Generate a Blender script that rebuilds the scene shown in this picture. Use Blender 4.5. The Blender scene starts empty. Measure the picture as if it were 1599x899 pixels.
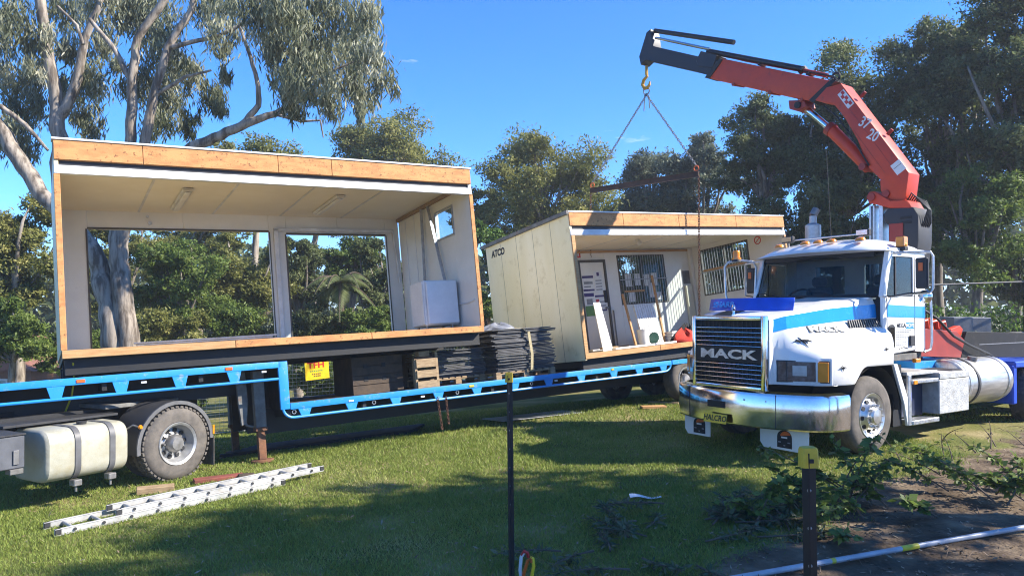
import bpy, bmesh, math, random
import numpy as np
from mathutils import Vector, Matrix
random.seed(7); RNG = np.random.default_rng(11)
R = math.radians
scene = bpy.context.scene
COL = scene.collection

# ------------------------------------------------------------------ camera, sky, sun, exposure
CAMZ = 2.25
cam = bpy.data.cameras.new('camera'); camo = bpy.data.objects.new('camera', cam); COL.objects.link(camo)
cam.sensor_width = 36.0; cam.lens = 36.0 * 1150 / 1599; cam.shift_y = 20.5 / 1599
cam.clip_start = 0.05; cam.clip_end = 1500
camo.location = (0, 0, CAMZ); camo.rotation_euler = (R(90), 0, 0)
scene.camera = camo
SUN_AZ, SUN_EL = 97.0, 37.0
world = bpy.data.worlds.new('World'); scene.world = world; world.use_nodes = True
wn = world.node_tree.nodes; wl = world.node_tree.links
for n in list(wn): wn.remove(n)
sky = wn.new('ShaderNodeTexSky'); sky.sky_type = 'NISHITA'; sky.sun_disc = False
sky.sun_elevation = R(SUN_EL); sky.sun_rotation = R(SUN_AZ)
sky.air_density = 0.65; sky.dust_density = 0.0; sky.ozone_density = 10.0; sky.altitude = 0
bg = wn.new('ShaderNodeBackground'); bg.inputs['Strength'].default_value = 0.135
wo = wn.new('ShaderNodeOutputWorld')
# thin wisps of cloud low over the trees (part of the sky itself)
tc = wn.new('ShaderNodeTexCoord')
mp = wn.new('ShaderNodeMapping'); mp.inputs['Scale'].default_value = (9, 9, 34)
nz = wn.new('ShaderNodeTexNoise'); nz.inputs['Scale'].default_value = 1.0; nz.inputs['Detail'].default_value = 5
rp = wn.new('ShaderNodeValToRGB'); rp.color_ramp.elements[0].position = 0.70; rp.color_ramp.elements[1].position = 0.90
mx = wn.new('ShaderNodeMix'); mx.data_type = 'RGBA'; mx.inputs['B'].default_value = (5.2, 5.0, 5.4, 1)
wl.new(tc.outputs['Generated'], mp.inputs['Vector']); wl.new(mp.outputs['Vector'], nz.inputs['Vector'])
wl.new(nz.outputs['Fac'], rp.inputs['Fac']); wl.new(rp.outputs['Color'], mx.inputs['Factor'])
hs = wn.new('ShaderNodeHueSaturation'); hs.inputs['Saturation'].default_value = 1.12
wl.new(sky.outputs['Color'], hs.inputs['Color']); wl.new(hs.outputs['Color'], mx.inputs['A']); wl.new(mx.outputs['Result'], bg.inputs['Color'])
wl.new(bg.outputs['Background'], wo.inputs['Surface'])
sd = Vector((math.sin(R(SUN_AZ)) * math.cos(R(SUN_EL)), math.cos(R(SUN_AZ)) * math.cos(R(SUN_EL)), math.sin(R(SUN_EL))))
sl = bpy.data.lights.new('sun', 'SUN'); sl.energy = 4.2; sl.angle = R(0.55); sl.color = (1.0, 0.93, 0.82)
so = bpy.data.objects.new('sun', sl); COL.objects.link(so); so.rotation_euler = (-sd).to_track_quat('-Z', 'Y').to_euler()
so.location = sd * 60
vs = scene.view_settings; vs.view_transform = 'Standard'; vs.look = 'None'; vs.exposure = 1.5; vs.gamma = 1.0
vs.use_curve_mapping = False
cy = scene.cycles; cy.max_bounces = 6; cy.diffuse_bounces = 3; cy.glossy_bounces = 3; cy.transparent_max_bounces = 12
cy.transmission_bounces = 4; cy.use_adaptive_sampling = True; cy.use_denoising = True; cy.filter_width = 1.1; cy.caustics_reflective = False; cy.caustics_refractive = False

# ------------------------------------------------------------------ helpers
class MB:
    def __init__(s): s.v = []; s.f = []
    def add(s, vs, fs):
        o = len(s.v); s.v += [tuple(map(float, q)) for q in vs]; s.f += [tuple(i + o for i in f) for f in fs]; return s
    def box(s, x0, x1, y0, y1, z0, z1):
        return s.add([(x0,y0,z0),(x1,y0,z0),(x1,y1,z0),(x0,y1,z0),(x0,y0,z1),(x1,y0,z1),(x1,y1,z1),(x0,y1,z1)],
              [(0,3,2,1),(4,5,6,7),(0,1,5,4),(1,2,6,5),(2,3,7,6),(3,0,4,7)])
    def bar(s, p0, p1, w, h, up=(0,0,1)):
        p0 = Vector(p0); p1 = Vector(p1); d = (p1 - p0).normalized(); u = Vector(up); a = d.cross(u)
        if a.length < 1e-4: a = d.cross(Vector((0,1,0)))
        a.normalize(); u = a.cross(d); a *= w/2; u *= h/2
        vs = [p0-a-u, p0+a-u, p0+a+u, p0-a+u, p1-a-u, p1+a-u, p1+a+u, p1-a+u]
        return s.add(vs, [(0,1,2,3),(7,6,5,4),(0,4,5,1),(1,5,6,2),(2,6,7,3),(3,7,4,0)])
    def tube(s, pts, rs, n=10, caps=True):
        pts = [Vector(p) for p in pts]
        if not hasattr(rs, '__len__'): rs = [rs] * len(pts)
        rings = []; ref = None
        for i, p in enumerate(pts):
            d = (pts[min(i+1, len(pts)-1)] - pts[max(i-1, 0)])
            d = d.normalized() if d.length > 1e-9 else Vector((0,0,1))
            if ref is None:
                ref = d.cross(Vector((0,0,1)))
                if ref.length < 1e-3: ref = d.cross(Vector((1,0,0)))
            a = (ref - d * ref.dot(d))
            a = a.normalized() if a.length > 1e-6 else d.orthogonal().normalized()
            ref = a; b = d.cross(a)
            rings.append([p + (a*math.cos(t) + b*math.sin(t)) * rs[i] for t in [2*math.pi*k/n for k in range(n)]])
        return s.loft(rings, caps)
    def cyl(s, p0, p1, r0, r1=None, n=16, caps=True): return s.tube([p0, p1], [r0, r0 if r1 is None else r1], n, caps)
    def loft(s, rings, caps=True, closed=True):
        n = len(rings[0]); vs = [q for r in rings for q in r]; fs = []
        for i in range(len(rings)-1):
            for k in range(n if closed else n-1):
                a, b = i*n + k, i*n + (k+1) % n; fs.append((a, b, b+n, a+n))
        if caps and closed: fs += [tuple(range(n))[::-1], tuple(range((len(rings)-1)*n, len(rings)*n))]
        return s.add(vs, fs)
    def prism(s, poly, ax, a, b):
        f = {'y': lambda p, t: (p[0], t, p[1]), 'x': lambda p, t: (t, p[0], p[1]), 'z': lambda p, t: (p[0], p[1], t)}[ax]
        n = len(poly); vs = [f(p, a) for p in poly] + [f(p, b) for p in poly]
        return s.add(vs, [tuple(range(n)), tuple(range(2*n-1, n-1, -1))] + [(i, n+i, n+(i+1) % n, (i+1) % n) for i in range(n)])
    def lathe(s, prof, org, axis, n=32, closed=False):
        org = Vector(org); ax = Vector(axis).normalized(); a = ax.orthogonal().normalized(); b = ax.cross(a)
        rings = [[org + ax*h + (a*math.cos(2*math.pi*k/n) + b*math.sin(2*math.pi*k/n))*r for k in range(n)] for r, h in prof]
        return s.loft(rings, caps=not closed)
    def mesh(s, name, bevel=0, seg=1, smooth=30):
        me = bpy.data.meshes.new(name); me.from_pydata(s.v, [], s.f)
        bm = bmesh.new(); bm.from_mesh(me)
        bmesh.ops.recalc_face_normals(bm, faces=bm.faces)
        if bevel:
            es = [e for e in bm.edges if len(e.link_faces) == 2 and e.calc_face_angle(0) > 0.6]
            bmesh.ops.bevel(bm, geom=es, offset=bevel, segments=seg, affect='EDGES', profile=0.6, clamp_overlap=True)
        bm.to_mesh(me); bm.free()
        if smooth:
            me.polygons.foreach_set('use_smooth', [True]*len(me.polygons)); me.set_sharp_from_angle(angle=R(smooth))
        return me
    def build(s, name, mat, parent=None, bevel=0, seg=1, smooth=30):
        return link(name, s.mesh(name, bevel, seg, smooth), mat, parent)
def link(name, me, mat=None, parent=None):
    o = bpy.data.objects.new(name, me); COL.objects.link(o)
    if mat is not None and len(me.materials) == 0: me.materials.append(mat)
    if parent is not None: o.parent = parent
    return o
def tag(o, label=None, cat=None, group=None, kind=None):
    if label: o['label'] = label
    if cat: o['category'] = cat
    if group: o['group'] = group
    if kind: o['kind'] = kind
    elif cat: o['kind'] = 'thing'
    return o
def thing(name, label, cat, mw=None, group=None):
    o = bpy.data.objects.new(name, None); COL.objects.link(o); o.empty_display_size = .2
    if mw is not None: o.matrix_world = mw
    return tag(o, label, cat, group)
def copy_tree(o, parent=None):
    c = o.copy(); COL.objects.link(c)
    if parent is not None: c.parent = parent
    for ch in list(o.children): copy_tree(ch, c)
    return c
def frame(az, inc, lean, T):
    az, inc, lean = R(az), R(inc), R(lean)
    d = Vector((math.sin(az)*math.cos(inc), math.cos(az)*math.cos(inc), math.sin(inc)))
    b = Vector((-math.cos(az), math.sin(az), 0)); up = d.cross(b)
    b2 = b*math.cos(lean) - up*math.sin(lean); u2 = d.cross(b2)
    return Matrix(((d.x,b2.x,u2.x,T[0]),(d.y,b2.y,u2.y,T[1]),(d.z,b2.z,u2.z,T[2]),(0,0,0,1)))
def bx(name, mat, par, x0, x1, y0, y1, z0, z1, bevel=0.004):
    return MB().box(x0, x1, y0, y1, z0, z1).build(name, mat, par, bevel)
def text(name, body, size, org, right, up, mat, parent, extrude=0.002, bold=0.0, align='CENTER', sx=1.0, shear=0):
    cu = bpy.data.curves.new(name, 'FONT'); cu.body = body; cu.size = size; cu.extrude = extrude; cu.offset = bold
    cu.align_x = align; cu.align_y = 'CENTER'; cu.resolution_u = 3; cu.shear = shear
    t = bpy.data.objects.new(name, cu); me = bpy.data.meshes.new_from_object(t); bpy.data.objects.remove(t)
    r = Vector(right).normalized(); u = Vector(up).normalized(); n = r.cross(u)
    m = Matrix(((r.x*sx,u.x,n.x,org[0]),(r.y*sx,u.y,n.y,org[1]),(r.z*sx,u.z,n.z,org[2]),(0,0,0,1)))
    me.transform(m); me.name = name
    return link(name, me, mat, parent)
def pix(px, py, Y): return Vector(((px-799.5)/1150*Y, Y, CAMZ - (py-470)/1150*Y))

# ------------------------------------------------------------------ materials
def M(name, col, rough=.6, metal=0., var=.12, scale=6., col2=None, bump=0., bscale=60., stretch=(1,1,1), rvar=.15, coat=0., lo=.38, hi=.66, spec=.5, dirt=None, dscale=2.5, dlo=.55, dhi=.8):
    m = bpy.data.materials.new(name); m.use_nodes = True; nt = m.node_tree; N = nt.nodes; L = nt.links
    p = N['Principled BSDF']; p.inputs['Metallic'].default_value = metal; p.inputs['Specular IOR Level'].default_value = spec
    if coat: p.inputs['Coat Weight'].default_value = coat; p.inputs['Coat Roughness'].default_value = .06
    t = N.new('ShaderNodeTexCoord'); mpn = N.new('ShaderNodeMapping'); mpn.inputs['Scale'].default_value = stretch
    L.new(t.outputs['Object'], mpn.inputs['Vector'])
    n1 = N.new('ShaderNodeTexNoise'); n1.inputs['Scale'].default_value = scale; n1.inputs['Detail'].default_value = 6; n1.inputs['Roughness'].default_value = .62
    L.new(mpn.outputs['Vector'], n1.inputs['Vector'])
    c2 = col2 if col2 else tuple(max(0, c*(1-var*2.2)) for c in col)
    r1 = N.new('ShaderNodeValToRGB'); e = r1.color_ramp.elements; e[0].position = lo; e[1].position = hi
    e[0].color = (*c2, 1); e[1].color = (*col, 1); L.new(n1.outputs['Fac'], r1.inputs['Fac'])
    out = r1.outputs['Color']
    if dirt:
        nd = N.new('ShaderNodeTexNoise'); nd.inputs['Scale'].default_value = dscale; nd.inputs['Detail'].default_value = 8; nd.inputs['Roughness'].default_value = .7
        L.new(t.outputs['Object'], nd.inputs['Vector'])
        rd = N.new('ShaderNodeValToRGB'); rd.color_ramp.elements[0].position = dlo; rd.color_ramp.elements[1].position = dhi; L.new(nd.outputs['Fac'], rd.inputs['Fac'])
        mxd = N.new('ShaderNodeMix'); mxd.data_type = 'RGBA'; mxd.inputs['B'].default_value = (*dirt, 1)
        L.new(rd.outputs['Color'], mxd.inputs['Factor']); L.new(out, mxd.inputs['A']); out = mxd.outputs['Result']
    L.new(out, p.inputs['Base Color'])
    mr = N.new('ShaderNodeMapRange'); mr.inputs['To Min'].default_value = max(.02, rough-rvar); mr.inputs['To Max'].default_value = min(1, rough+rvar)
    L.new(n1.outputs['Fac'], mr.inputs['Value']); L.new(mr.outputs['Result'], p.inputs['Roughness'])
    if bump:
        n2 = N.new('ShaderNodeTexNoise'); n2.inputs['Scale'].default_value = bscale; n2.inputs['Detail'].default_value = 4
        L.new(mpn.outputs['Vector'], n2.inputs['Vector'])
        b = N.new('ShaderNodeBump'); b.inputs['Strength'].default_value = bump; b.inputs['Distance'].default_value = .01
        L.new(n2.outputs['Fac'], b.inputs['Height']); L.new(b.outputs['Normal'], p.inputs['Normal'])
    return m
def leafmat(name, cols, trans=.35, rough=.55):
    m = bpy.data.materials.new(name); m.use_nodes = True; N = m.node_tree.nodes; L = m.node_tree.links
    p = N['Principled BSDF']; p.inputs['Roughness'].default_value = rough; p.inputs['Specular IOR Level'].default_value = .35
    at = N.new('ShaderNodeAttribute'); at.attribute_name = 'tint'
    r = N.new('ShaderNodeValToRGB'); e = r.color_ramp.elements
    while len(e) < len(cols): e.new(.5)
    for i, c in enumerate(cols): e[i].position = i/(len(cols)-1); e[i].color = (*c, 1)
    L.new(at.outputs['Fac'], r.inputs['Fac']); L.new(r.outputs['Color'], p.inputs['Base Color'])
    tr = N.new('ShaderNodeBsdfTranslucent'); L.new(r.outputs['Color'], tr.inputs['Color'])
    ms = N.new('ShaderNodeMixShader'); ms.inputs[0].default_value = trans
    L.new(p.outputs[0], ms.inputs[1]); L.new(tr.outputs[0], ms.inputs[2]); L.new(ms.outputs[0], N['Material Output'].inputs['Surface'])
    return m
def glassmat(name, tint=(.82,.88,.88), refl=.06, ior=1.45):
    m = bpy.data.materials.new(name); m.use_nodes = True; N = m.node_tree.nodes; L = m.node_tree.links
    N.remove(N['Principled BSDF'])
    t = N.new('ShaderNodeBsdfTransparent'); t.inputs[0].default_value = (*tint, 1)
    g = N.new('ShaderNodeBsdfGlossy'); g.inputs['Roughness'].default_value = .03
    lw_ = N.new('ShaderNodeLayerWeight'); lw_.inputs['Blend'].default_value = .5; lw = N.new('ShaderNodeMath'); lw.operation = 'POWER'; lw.inputs[1].default_value = 4.0; L.new(lw_.outputs['Facing'], lw.inputs[0])
    nzn = N.new('ShaderNodeTexNoise'); nzn.inputs['Scale'].default_value = 3
    mr = N.new('ShaderNodeMapRange'); mr.inputs['To Min'].default_value = refl*.4; mr.inputs['To Max'].default_value = refl
    L.new(nzn.outputs['Fac'], mr.inputs['Value'])
    ad = N.new('ShaderNodeMath'); ad.operation = 'ADD'; ad.use_clamp = True; L.new(lw.outputs[0], ad.inputs[0]); L.new(mr.outputs['Result'], ad.inputs[1])
    ms = N.new('ShaderNodeMixShader'); L.new(ad.outputs[0], ms.inputs[0]); L.new(t.outputs[0], ms.inputs[1]); L.new(g.outputs[0], ms.inputs[2])
    L.new(ms.outputs[0], N['Material Output'].inputs['Surface'])
    return m
chip = M('raw_particleboard', (.58,.285,.105), .8, var=.2, scale=3.2, col2=(.43,.185,.062), stretch=(1,1,3), bump=.4, bscale=110, dirt=(.17,.075,.03), dscale=19, dlo=.57, dhi=.66, lo=.36, hi=.58)
pine = M('pine_timber', (.55,.33,.15), .75, scale=4, stretch=(1,12,12), col2=(.40,.21,.08), bump=.3, bscale=50)
pineg = M('weathered_timber', (.40,.29,.17), .85, scale=4, stretch=(2,9,9), col2=(.24,.16,.09), bump=.3, bscale=50)
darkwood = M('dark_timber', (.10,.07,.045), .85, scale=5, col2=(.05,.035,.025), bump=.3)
cream = M('cream_panel', (.72,.67,.52), .5, scale=1.6, col2=(.65,.60,.45), rvar=.1, dirt=(.40,.36,.26), dscale=5, dlo=.62, dhi=.85)
white = M('white_panel', (.80,.775,.71), .5, scale=1.5, col2=(.72,.695,.63), dirt=(.46,.40,.32), dscale=6, dlo=.66, dhi=.9)
endpan = M('aged_green_cream_panel', (.86,.75,.50), .5, scale=1.2, col2=(.78,.66,.38), stretch=(1,1,.35), dirt=(.58,.46,.22), dscale=3.5, dlo=.55, dhi=.78)
ceil = M('ceiling_panel', (.88,.83,.70), .55, scale=1.3, col2=(.82,.76,.62))
alu = M('aluminium', (.72,.73,.74), .38, .9, scale=20, bump=.05)
whitealu = M('white_painted_metal', (.78,.78,.77), .4, scale=3, dirt=(.45,.43,.38), dscale=9, dlo=.62, dhi=.85)
galv = M('galvanised_steel', (.50,.51,.52), .45, .8, scale=14)
black = M('black_steel', (.012,.012,.013), .6, scale=6)
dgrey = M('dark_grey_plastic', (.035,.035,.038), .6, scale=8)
trimdark = M('dark_window_trim', (.09,.08,.065), .6)
bluep = M('blue_trailer_paint', (.010,.23,.62), .42, scale=2.2, col2=(.025,.27,.62), dirt=(.30,.36,.42), dscale=9, dlo=.56, dhi=.74, bump=.08)
bluet = M('blue_truck_stripe', (.008,.31,.78), .25, var=.05, coat=.5)
bluedk = M('deep_blue_paint', (.008,.075,.58), .35, var=.1, coat=.3)
truckw = M('white_truck_paint', (.80,.80,.79), .30, var=.03, scale=2, coat=.5, rvar=.08, dirt=(.56,.52,.44), dscale=5, dlo=.54, dhi=.84)
chrome = M('chrome', (.80,.80,.80), .13, 1., var=.02, rvar=.07, bump=.12, bscale=7)
chromed = M('worn_chrome', (.80,.80,.79), .14, 1., var=.04, rvar=.08, bump=.10, bscale=5)
steel = M('dull_steel', (.32,.31,.30), .5, .7, scale=9)
rust = M('rusty_steel', (.22,.10,.05), .85, scale=8, col2=(.10,.045,.025), bump=.3)
barpaint = M('grey_bar_paint', (.42,.43,.43), .6)
oldpaint = M('grimy_grey_paint', (.20,.20,.19), .7, scale=5, col2=(.10,.095,.085), dirt=(.20,.09,.05), dscale=8)
tyre = M('tyre_rubber', (.055,.052,.048), .85, scale=7, col2=(.028,.027,.026), bump=.15, bscale=90, dirt=(.17,.145,.12), dscale=5, dlo=.52, dhi=.72)
tyred = M('dusty_tyre_rubber', (.155,.135,.115), .9, scale=6, col2=(.085,.075,.065), bump=.15, bscale=90, dirt=(.07,.065,.06), dscale=5, dlo=.5, dhi=.7)
red = M('crane_red_paint', (.58,.050,.008), .45, scale=3, col2=(.48,.038,.007), rvar=.1, dirt=(.20,.03,.016), dscale=7, dlo=.58, dhi=.8)
redd = M('faded_red_paint', (.34,.035,.02), .5, scale=3, dirt=(.20,.05,.03))
amber = M('amber_lens', (.85,.28,.01), .2, var=.1, coat=.6)
orange = M('orange_plastic', (.75,.14,.02), .4)
yellow = M('yellow_plastic', (.62,.42,.02), .5, scale=14, dirt=(.33,.22,.03), dscale=22)
gold = M('gold_hook_paint', (.55,.30,.04), .45, .3)
glass = glassmat('window_glass'); cabglass = glassmat('cab_glass', (.42,.48,.50), .04, 1.32)
lensglass = M('headlamp_glass', (.10,.11,.12), .1, var=.3, coat=.8, scale=14)
tankm = M('white_fuel_tank', (.40,.39,.33), .5, scale=3, col2=(.33,.32,.25), bump=.3, bscale=16, dirt=(.30,.27,.18), dscale=4, dlo=.48, dhi=.72)
tankal = M('brushed_tank_alloy', (.66,.65,.62), .38, .75, scale=4, stretch=(.6,6,6), bump=.12, bscale=25, dirt=(.42,.36,.28), dscale=4)
silver = M('silver_wheel_alloy', (.68,.68,.67), .32, .85, var=.08, scale=10)
silverd = M('silver_painted_wheel', (.52,.52,.51), .45, .5, scale=7, dirt=(.24,.2,.16), dscale=8)
paper = M('white_paper', (.74,.74,.73), .8, var=.04)
ink = M('black_ink', (.012,.012,.014), .6); inkgrey = M('grey_print', (.25,.26,.28), .6); inkpurple = M('purple_print', (.06,.035,.16), .6)
greenp = M('green_print', (.14,.30,.08), .6); inkred = M('red_print', (.62,.03,.02), .5); bluepr = M('light_blue_print', (.02,.30,.62), .5)
plate = M('yellow_number_plate', (.90,.58,.04), .45, var=.06); signy = M('yellow_sign', (.80,.55,.02), .45, var=.05)
strapm = M('webbing_strap', (.45,.38,.22), .85, scale=20, bump=.3)
dkgreen = M('dark_green_plastic', (.01,.06,.04), .45)
bucketm = M('white_bucket_plastic', (.75,.74,.68), .4, var=.05)
cloth_r = M('red_cloth', (.55,.04,.02), .9, bump=.4); cloth_b = M('black_cloth', (.015,.015,.017), .9, bump=.4)
tarp = M('silver_tarp', (.26,.27,.30), .45, .2, scale=9, bump=.5, bscale=20)
sheetm = M('black_plastic_sheet', (.10,.10,.105), .6, scale=4, stretch=(1,4,8), col2=(.05,.05,.053), bump=.2, bscale=30, dirt=(.30,.30,.30), dscale=8, dlo=.58, dhi=.8)
pipeblue = M('blue_grey_conduit', (.40,.44,.50), .4, scale=5, dirt=(.24,.22,.2), dscale=10)
ytape = M('yellow_tape', (.62,.55,.04), .5)
bark = M('gum_bark', (.34,.29,.235), .85, scale=2.6, stretch=(3,3,.5), col2=(.10,.078,.058), bump=.6, bscale=14, lo=.40, hi=.58)
barkg = M('grey_bark', (.28,.24,.19), .9, scale=3, stretch=(3,3,.7), col2=(.10,.08,.065), bump=.6, bscale=14)
twig = M('twig_bark', (.14,.10,.07), .9)
brick = M('brown_brick', (.28,.14,.08), .85, scale=12, bump=.3)
seatm = M('grey_seat_fabric', (.20,.21,.21), .9, scale=20)
lf_gum = leafmat('gum_leaves', [(.065,.082,.04),(.165,.18,.10),(.29,.30,.19),(.45,.44,.32)], .38, .45)
lf_olive = leafmat('olive_leaves', [(.085,.10,.022),(.185,.20,.05),(.28,.275,.08),(.38,.35,.12)], .45)
lf_green = leafmat('green_leaves', [(.045,.07,.014),(.105,.16,.03),(.18,.245,.05),(.28,.32,.09)], .42)
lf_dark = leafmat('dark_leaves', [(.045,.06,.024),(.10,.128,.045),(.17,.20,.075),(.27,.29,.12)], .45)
lf_blue = leafmat('bluish_leaves', [(.055,.07,.045),(.125,.15,.095),(.20,.23,.15),(.28,.30,.21)], .4)
lf_fresh = leafmat('fresh_leaves', [(.03,.06,.01),(.07,.13,.02),(.12,.21,.035),(.22,.30,.06)], .4)
lf_cut = leafmat('cut_leaves', [(.04,.06,.022),(.085,.115,.05),(.14,.165,.085),(.24,.23,.13)], .35)
lf_grass = leafmat('grass_blades', [(.10,.145,.02),(.20,.26,.045),(.30,.345,.08),(.48,.43,.21)], .35, .6)
lf_litter = leafmat('dead_leaf_litter', [(.06,.04,.025),(.14,.09,.05),(.24,.17,.10),(.36,.29,.2)], .1)
# ------------------------------------------------------------------ ground
def hash_noise(x, y, s):
    x = np.asarray(x, float)*s; y = np.asarray(y, float)*s
    return (np.sin(x*1.7+y*.6)+np.sin(y*2.3-x*.9+1.3)+np.sin((x+y)*1.1+2.1)*.8+np.sin(x*3.1-y*2.7+.5)*.5)/3.3
def soil(x, y):      # >0 on bare soil
    return ((x-1.35)*4.7-(y-5.7)*5.4)/7.16 + .35*hash_noise(x, y, 1.3) + .15*hash_noise(x, y, 4.1)
def g(x, y):
    x = np.asarray(x, float); y = np.asarray(y, float)
    xs = np.clip(x, -16, 40); k = .6
    xm = 4 - k*np.log1p(np.exp((4-xs)/k)) if False else np.where(xs < 4, xs, 4)
    z = .2 + .0356*(xm-4)
    q = (x+4.42)*-.552 + (y-9.63)*.834
    z = z - .085*np.clip(q-.6, 0, 42)
    z = z + .035*np.clip(x-8.5, 0, 14)*np.clip((y-9)/6, 0, 1)
    z = z + np.clip(soil(x, y), 0, 1)*(.022*hash_noise(x, y, 2.1)+.014*hash_noise(x, y, 6.3)) + .008*hash_noise(x, y, .9)
    return z
def gz(x, y): return float(g(x, y))
def axis_vals(lo, hi, step, far):
    a = list(np.arange(lo, hi+1e-6, step)); s = step
    while a[-1] < far: s *= 1.35; a.append(a[-1]+s)
    s = step
    while a[0] > -far: s *= 1.35; a.insert(0, a[0]-s)
    return np.array(a)
gx = axis_vals(-9, 10, .11, 420); gy = axis_vals(4, 17, .11, 420)
GX, GY = np.meshgrid(gx, gy); GZ = g(GX, GY)
nx_, ny_ = len(gx), len(gy)
vv = np.stack([GX.ravel(), GY.ravel(), GZ.ravel()], 1)
ii = (np.arange(ny_-1)[:, None]*nx_ + np.arange(nx_-1)[None, :]).ravel()
ff = np.stack([ii, ii+1, ii+nx_+1, ii+nx_], 1)
def npmesh(name, v, f, tint=None):
    me = bpy.data.meshes.new(name); v = np.ascontiguousarray(v, np.float32); f = np.ascontiguousarray(f, np.int32)
    me.vertices.add(len(v)); me.vertices.foreach_set('co', v.ravel())
    k = f.shape[1]; me.loops.add(f.size); me.loops.foreach_set('vertex_index', f.ravel())
    me.polygons.add(len(f)); me.polygons.foreach_set('loop_start', np.arange(0, f.size, k, dtype=np.int32))
    me.update(calc_edges=True)
    if tint is not None:
        a = me.attributes.new('tint', 'FLOAT', 'POINT'); a.data.foreach_set('value', np.ascontiguousarray(tint, np.float32))
    me.validate(); return me
gmat = bpy.data.materials.new('lawn_and_soil'); gmat.use_nodes = True
def _gm():
    N = gmat.node_tree.nodes; L = gmat.node_tree.links; p = N['Principled BSDF']; p.inputs['Roughness'].default_value = .95; p.inputs['Specular IOR Level'].default_value = .1
    at = N.new('ShaderNodeAttribute'); at.attribute_name = 'tint'
    t = N.new('ShaderNodeTexCoord')
    def noise(s, d=6): n = N.new('ShaderNodeTexNoise'); n.inputs['Scale'].default_value = s; n.inputs['Detail'].default_value = d; L.new(t.outputs['Object'], n.inputs['Vector']); return n
    def ramp(src, stops):
        r = N.new('ShaderNodeValToRGB'); e = r.color_ramp.elements
        while len(e) < len(stops): e.new(.5)
        for i, (q, c) in enumerate(stops): e[i].position = q; e[i].color = (*c, 1)
        L.new(src, r.inputs['Fac']); return r
    gr = ramp(noise(1.1, 8).outputs['Fac'], [(.32,(.085,.10,.026)),(.50,(.145,.15,.044)),(.62,(.23,.20,.085)),(.74,(.33,.27,.14))])
    sr = ramp(noise(3.2, 9).outputs['Fac'], [(.30,(.06,.044,.030)),(.50,(.125,.092,.062)),(.68,(.215,.165,.11)),(.82,(.31,.25,.175))])
    mask = N.new('ShaderNodeMapRange'); mask.inputs['From Min'].default_value = .42; mask.inputs['From Max'].default_value = .58
    nn = noise(7, 6); ad = N.new('ShaderNodeMath'); ad.operation = 'MULTIPLY_ADD'; ad.inputs[1].default_value = .5; ad.inputs[2].default_value = -.25
    L.new(nn.outputs['Fac'], ad.inputs[0]); a2 = N.new('ShaderNodeMath'); a2.operation = 'ADD'; L.new(ad.outputs[0], a2.inputs[0]); L.new(at.outputs['Fac'], a2.inputs[1])
    L.new(a2.outputs[0], mask.inputs['Value'])
    m = N.new('ShaderNodeMix'); m.data_type = 'RGBA'; L.new(mask.outputs['Result'], m.inputs['Factor']); L.new(gr.outputs['Color'], m.inputs['A']); L.new(sr.outputs['Color'], m.inputs['B'])
    L.new(m.outputs['Result'], p.inputs['Base Color'])
    b = N.new('ShaderNodeBump'); b.inputs['Strength'].default_value = .8; b.inputs['Distance'].default_value = .03; L.new(noise(22, 8).outputs['Fac'], b.inputs['Height']); L.new(b.outputs['Normal'], p.inputs['Normal'])
_gm()
gtint = np.clip(.5 + soil(GX, GY)*.9, 0, 1).ravel()
ground = link('lawn', npmesh('lawn', vv, ff, gtint), gmat); ground.data.polygons.foreach_set('use_smooth', [True]*len(ground.data.polygons))
tag(ground, 'mown lawn giving way to bare brown soil at the right', None, None, 'structure')

# ------------------------------------------------------------------ site hut halves on the trailer
ML = frame(57.35, 1.9, 7.05, (-5.505, 9.004, -.711+CAMZ))
MR = frame(56.24, 2.91, 7.1, (1.347, 13.555, -1.075+CAMZ))
TL = frame(56.48, 2.06, 6.5, (-4.416, 9.629, -.102)) @ Matrix.Scale(.96, 4)
def wall_open(name, mat, par, axis, c0, c1, u0, u1, z0, z1, holes, bev=.003):
    """panels of a wall round its openings; axis 'x' = wall runs along x, thickness c0..c1 in y"""
    us = sorted({u0, u1, *[h[0] for h in holes], *[h[1] for h in holes]})
    for a, b in zip(us[:-1], us[1:]):
        hs = sorted([h for h in holes if h[0] <= a+1e-6 and h[1] >= b-1e-6], key=lambda h: h[2])
        z = z0; spans = []
        for h in hs:
            if h[2]-z > .01: spans.append((z, h[2]))
            z = h[3]
        if z1-z > .01: spans.append((z, z1))
        n = max(1, round((b-a)/1.2))
        for za, zb in spans:
            for k in range(n):
                pa, pb = a+(b-a)*k/n, a+(b-a)*(k+1)/n; e = .0015
                if axis == 'x': bx(name, mat, par, pa+e, pb-e, c0, c1, za, zb, bev)
                else: bx(name, mat, par, c0, c1, pa+e, pb-e, za, zb, bev)
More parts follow.
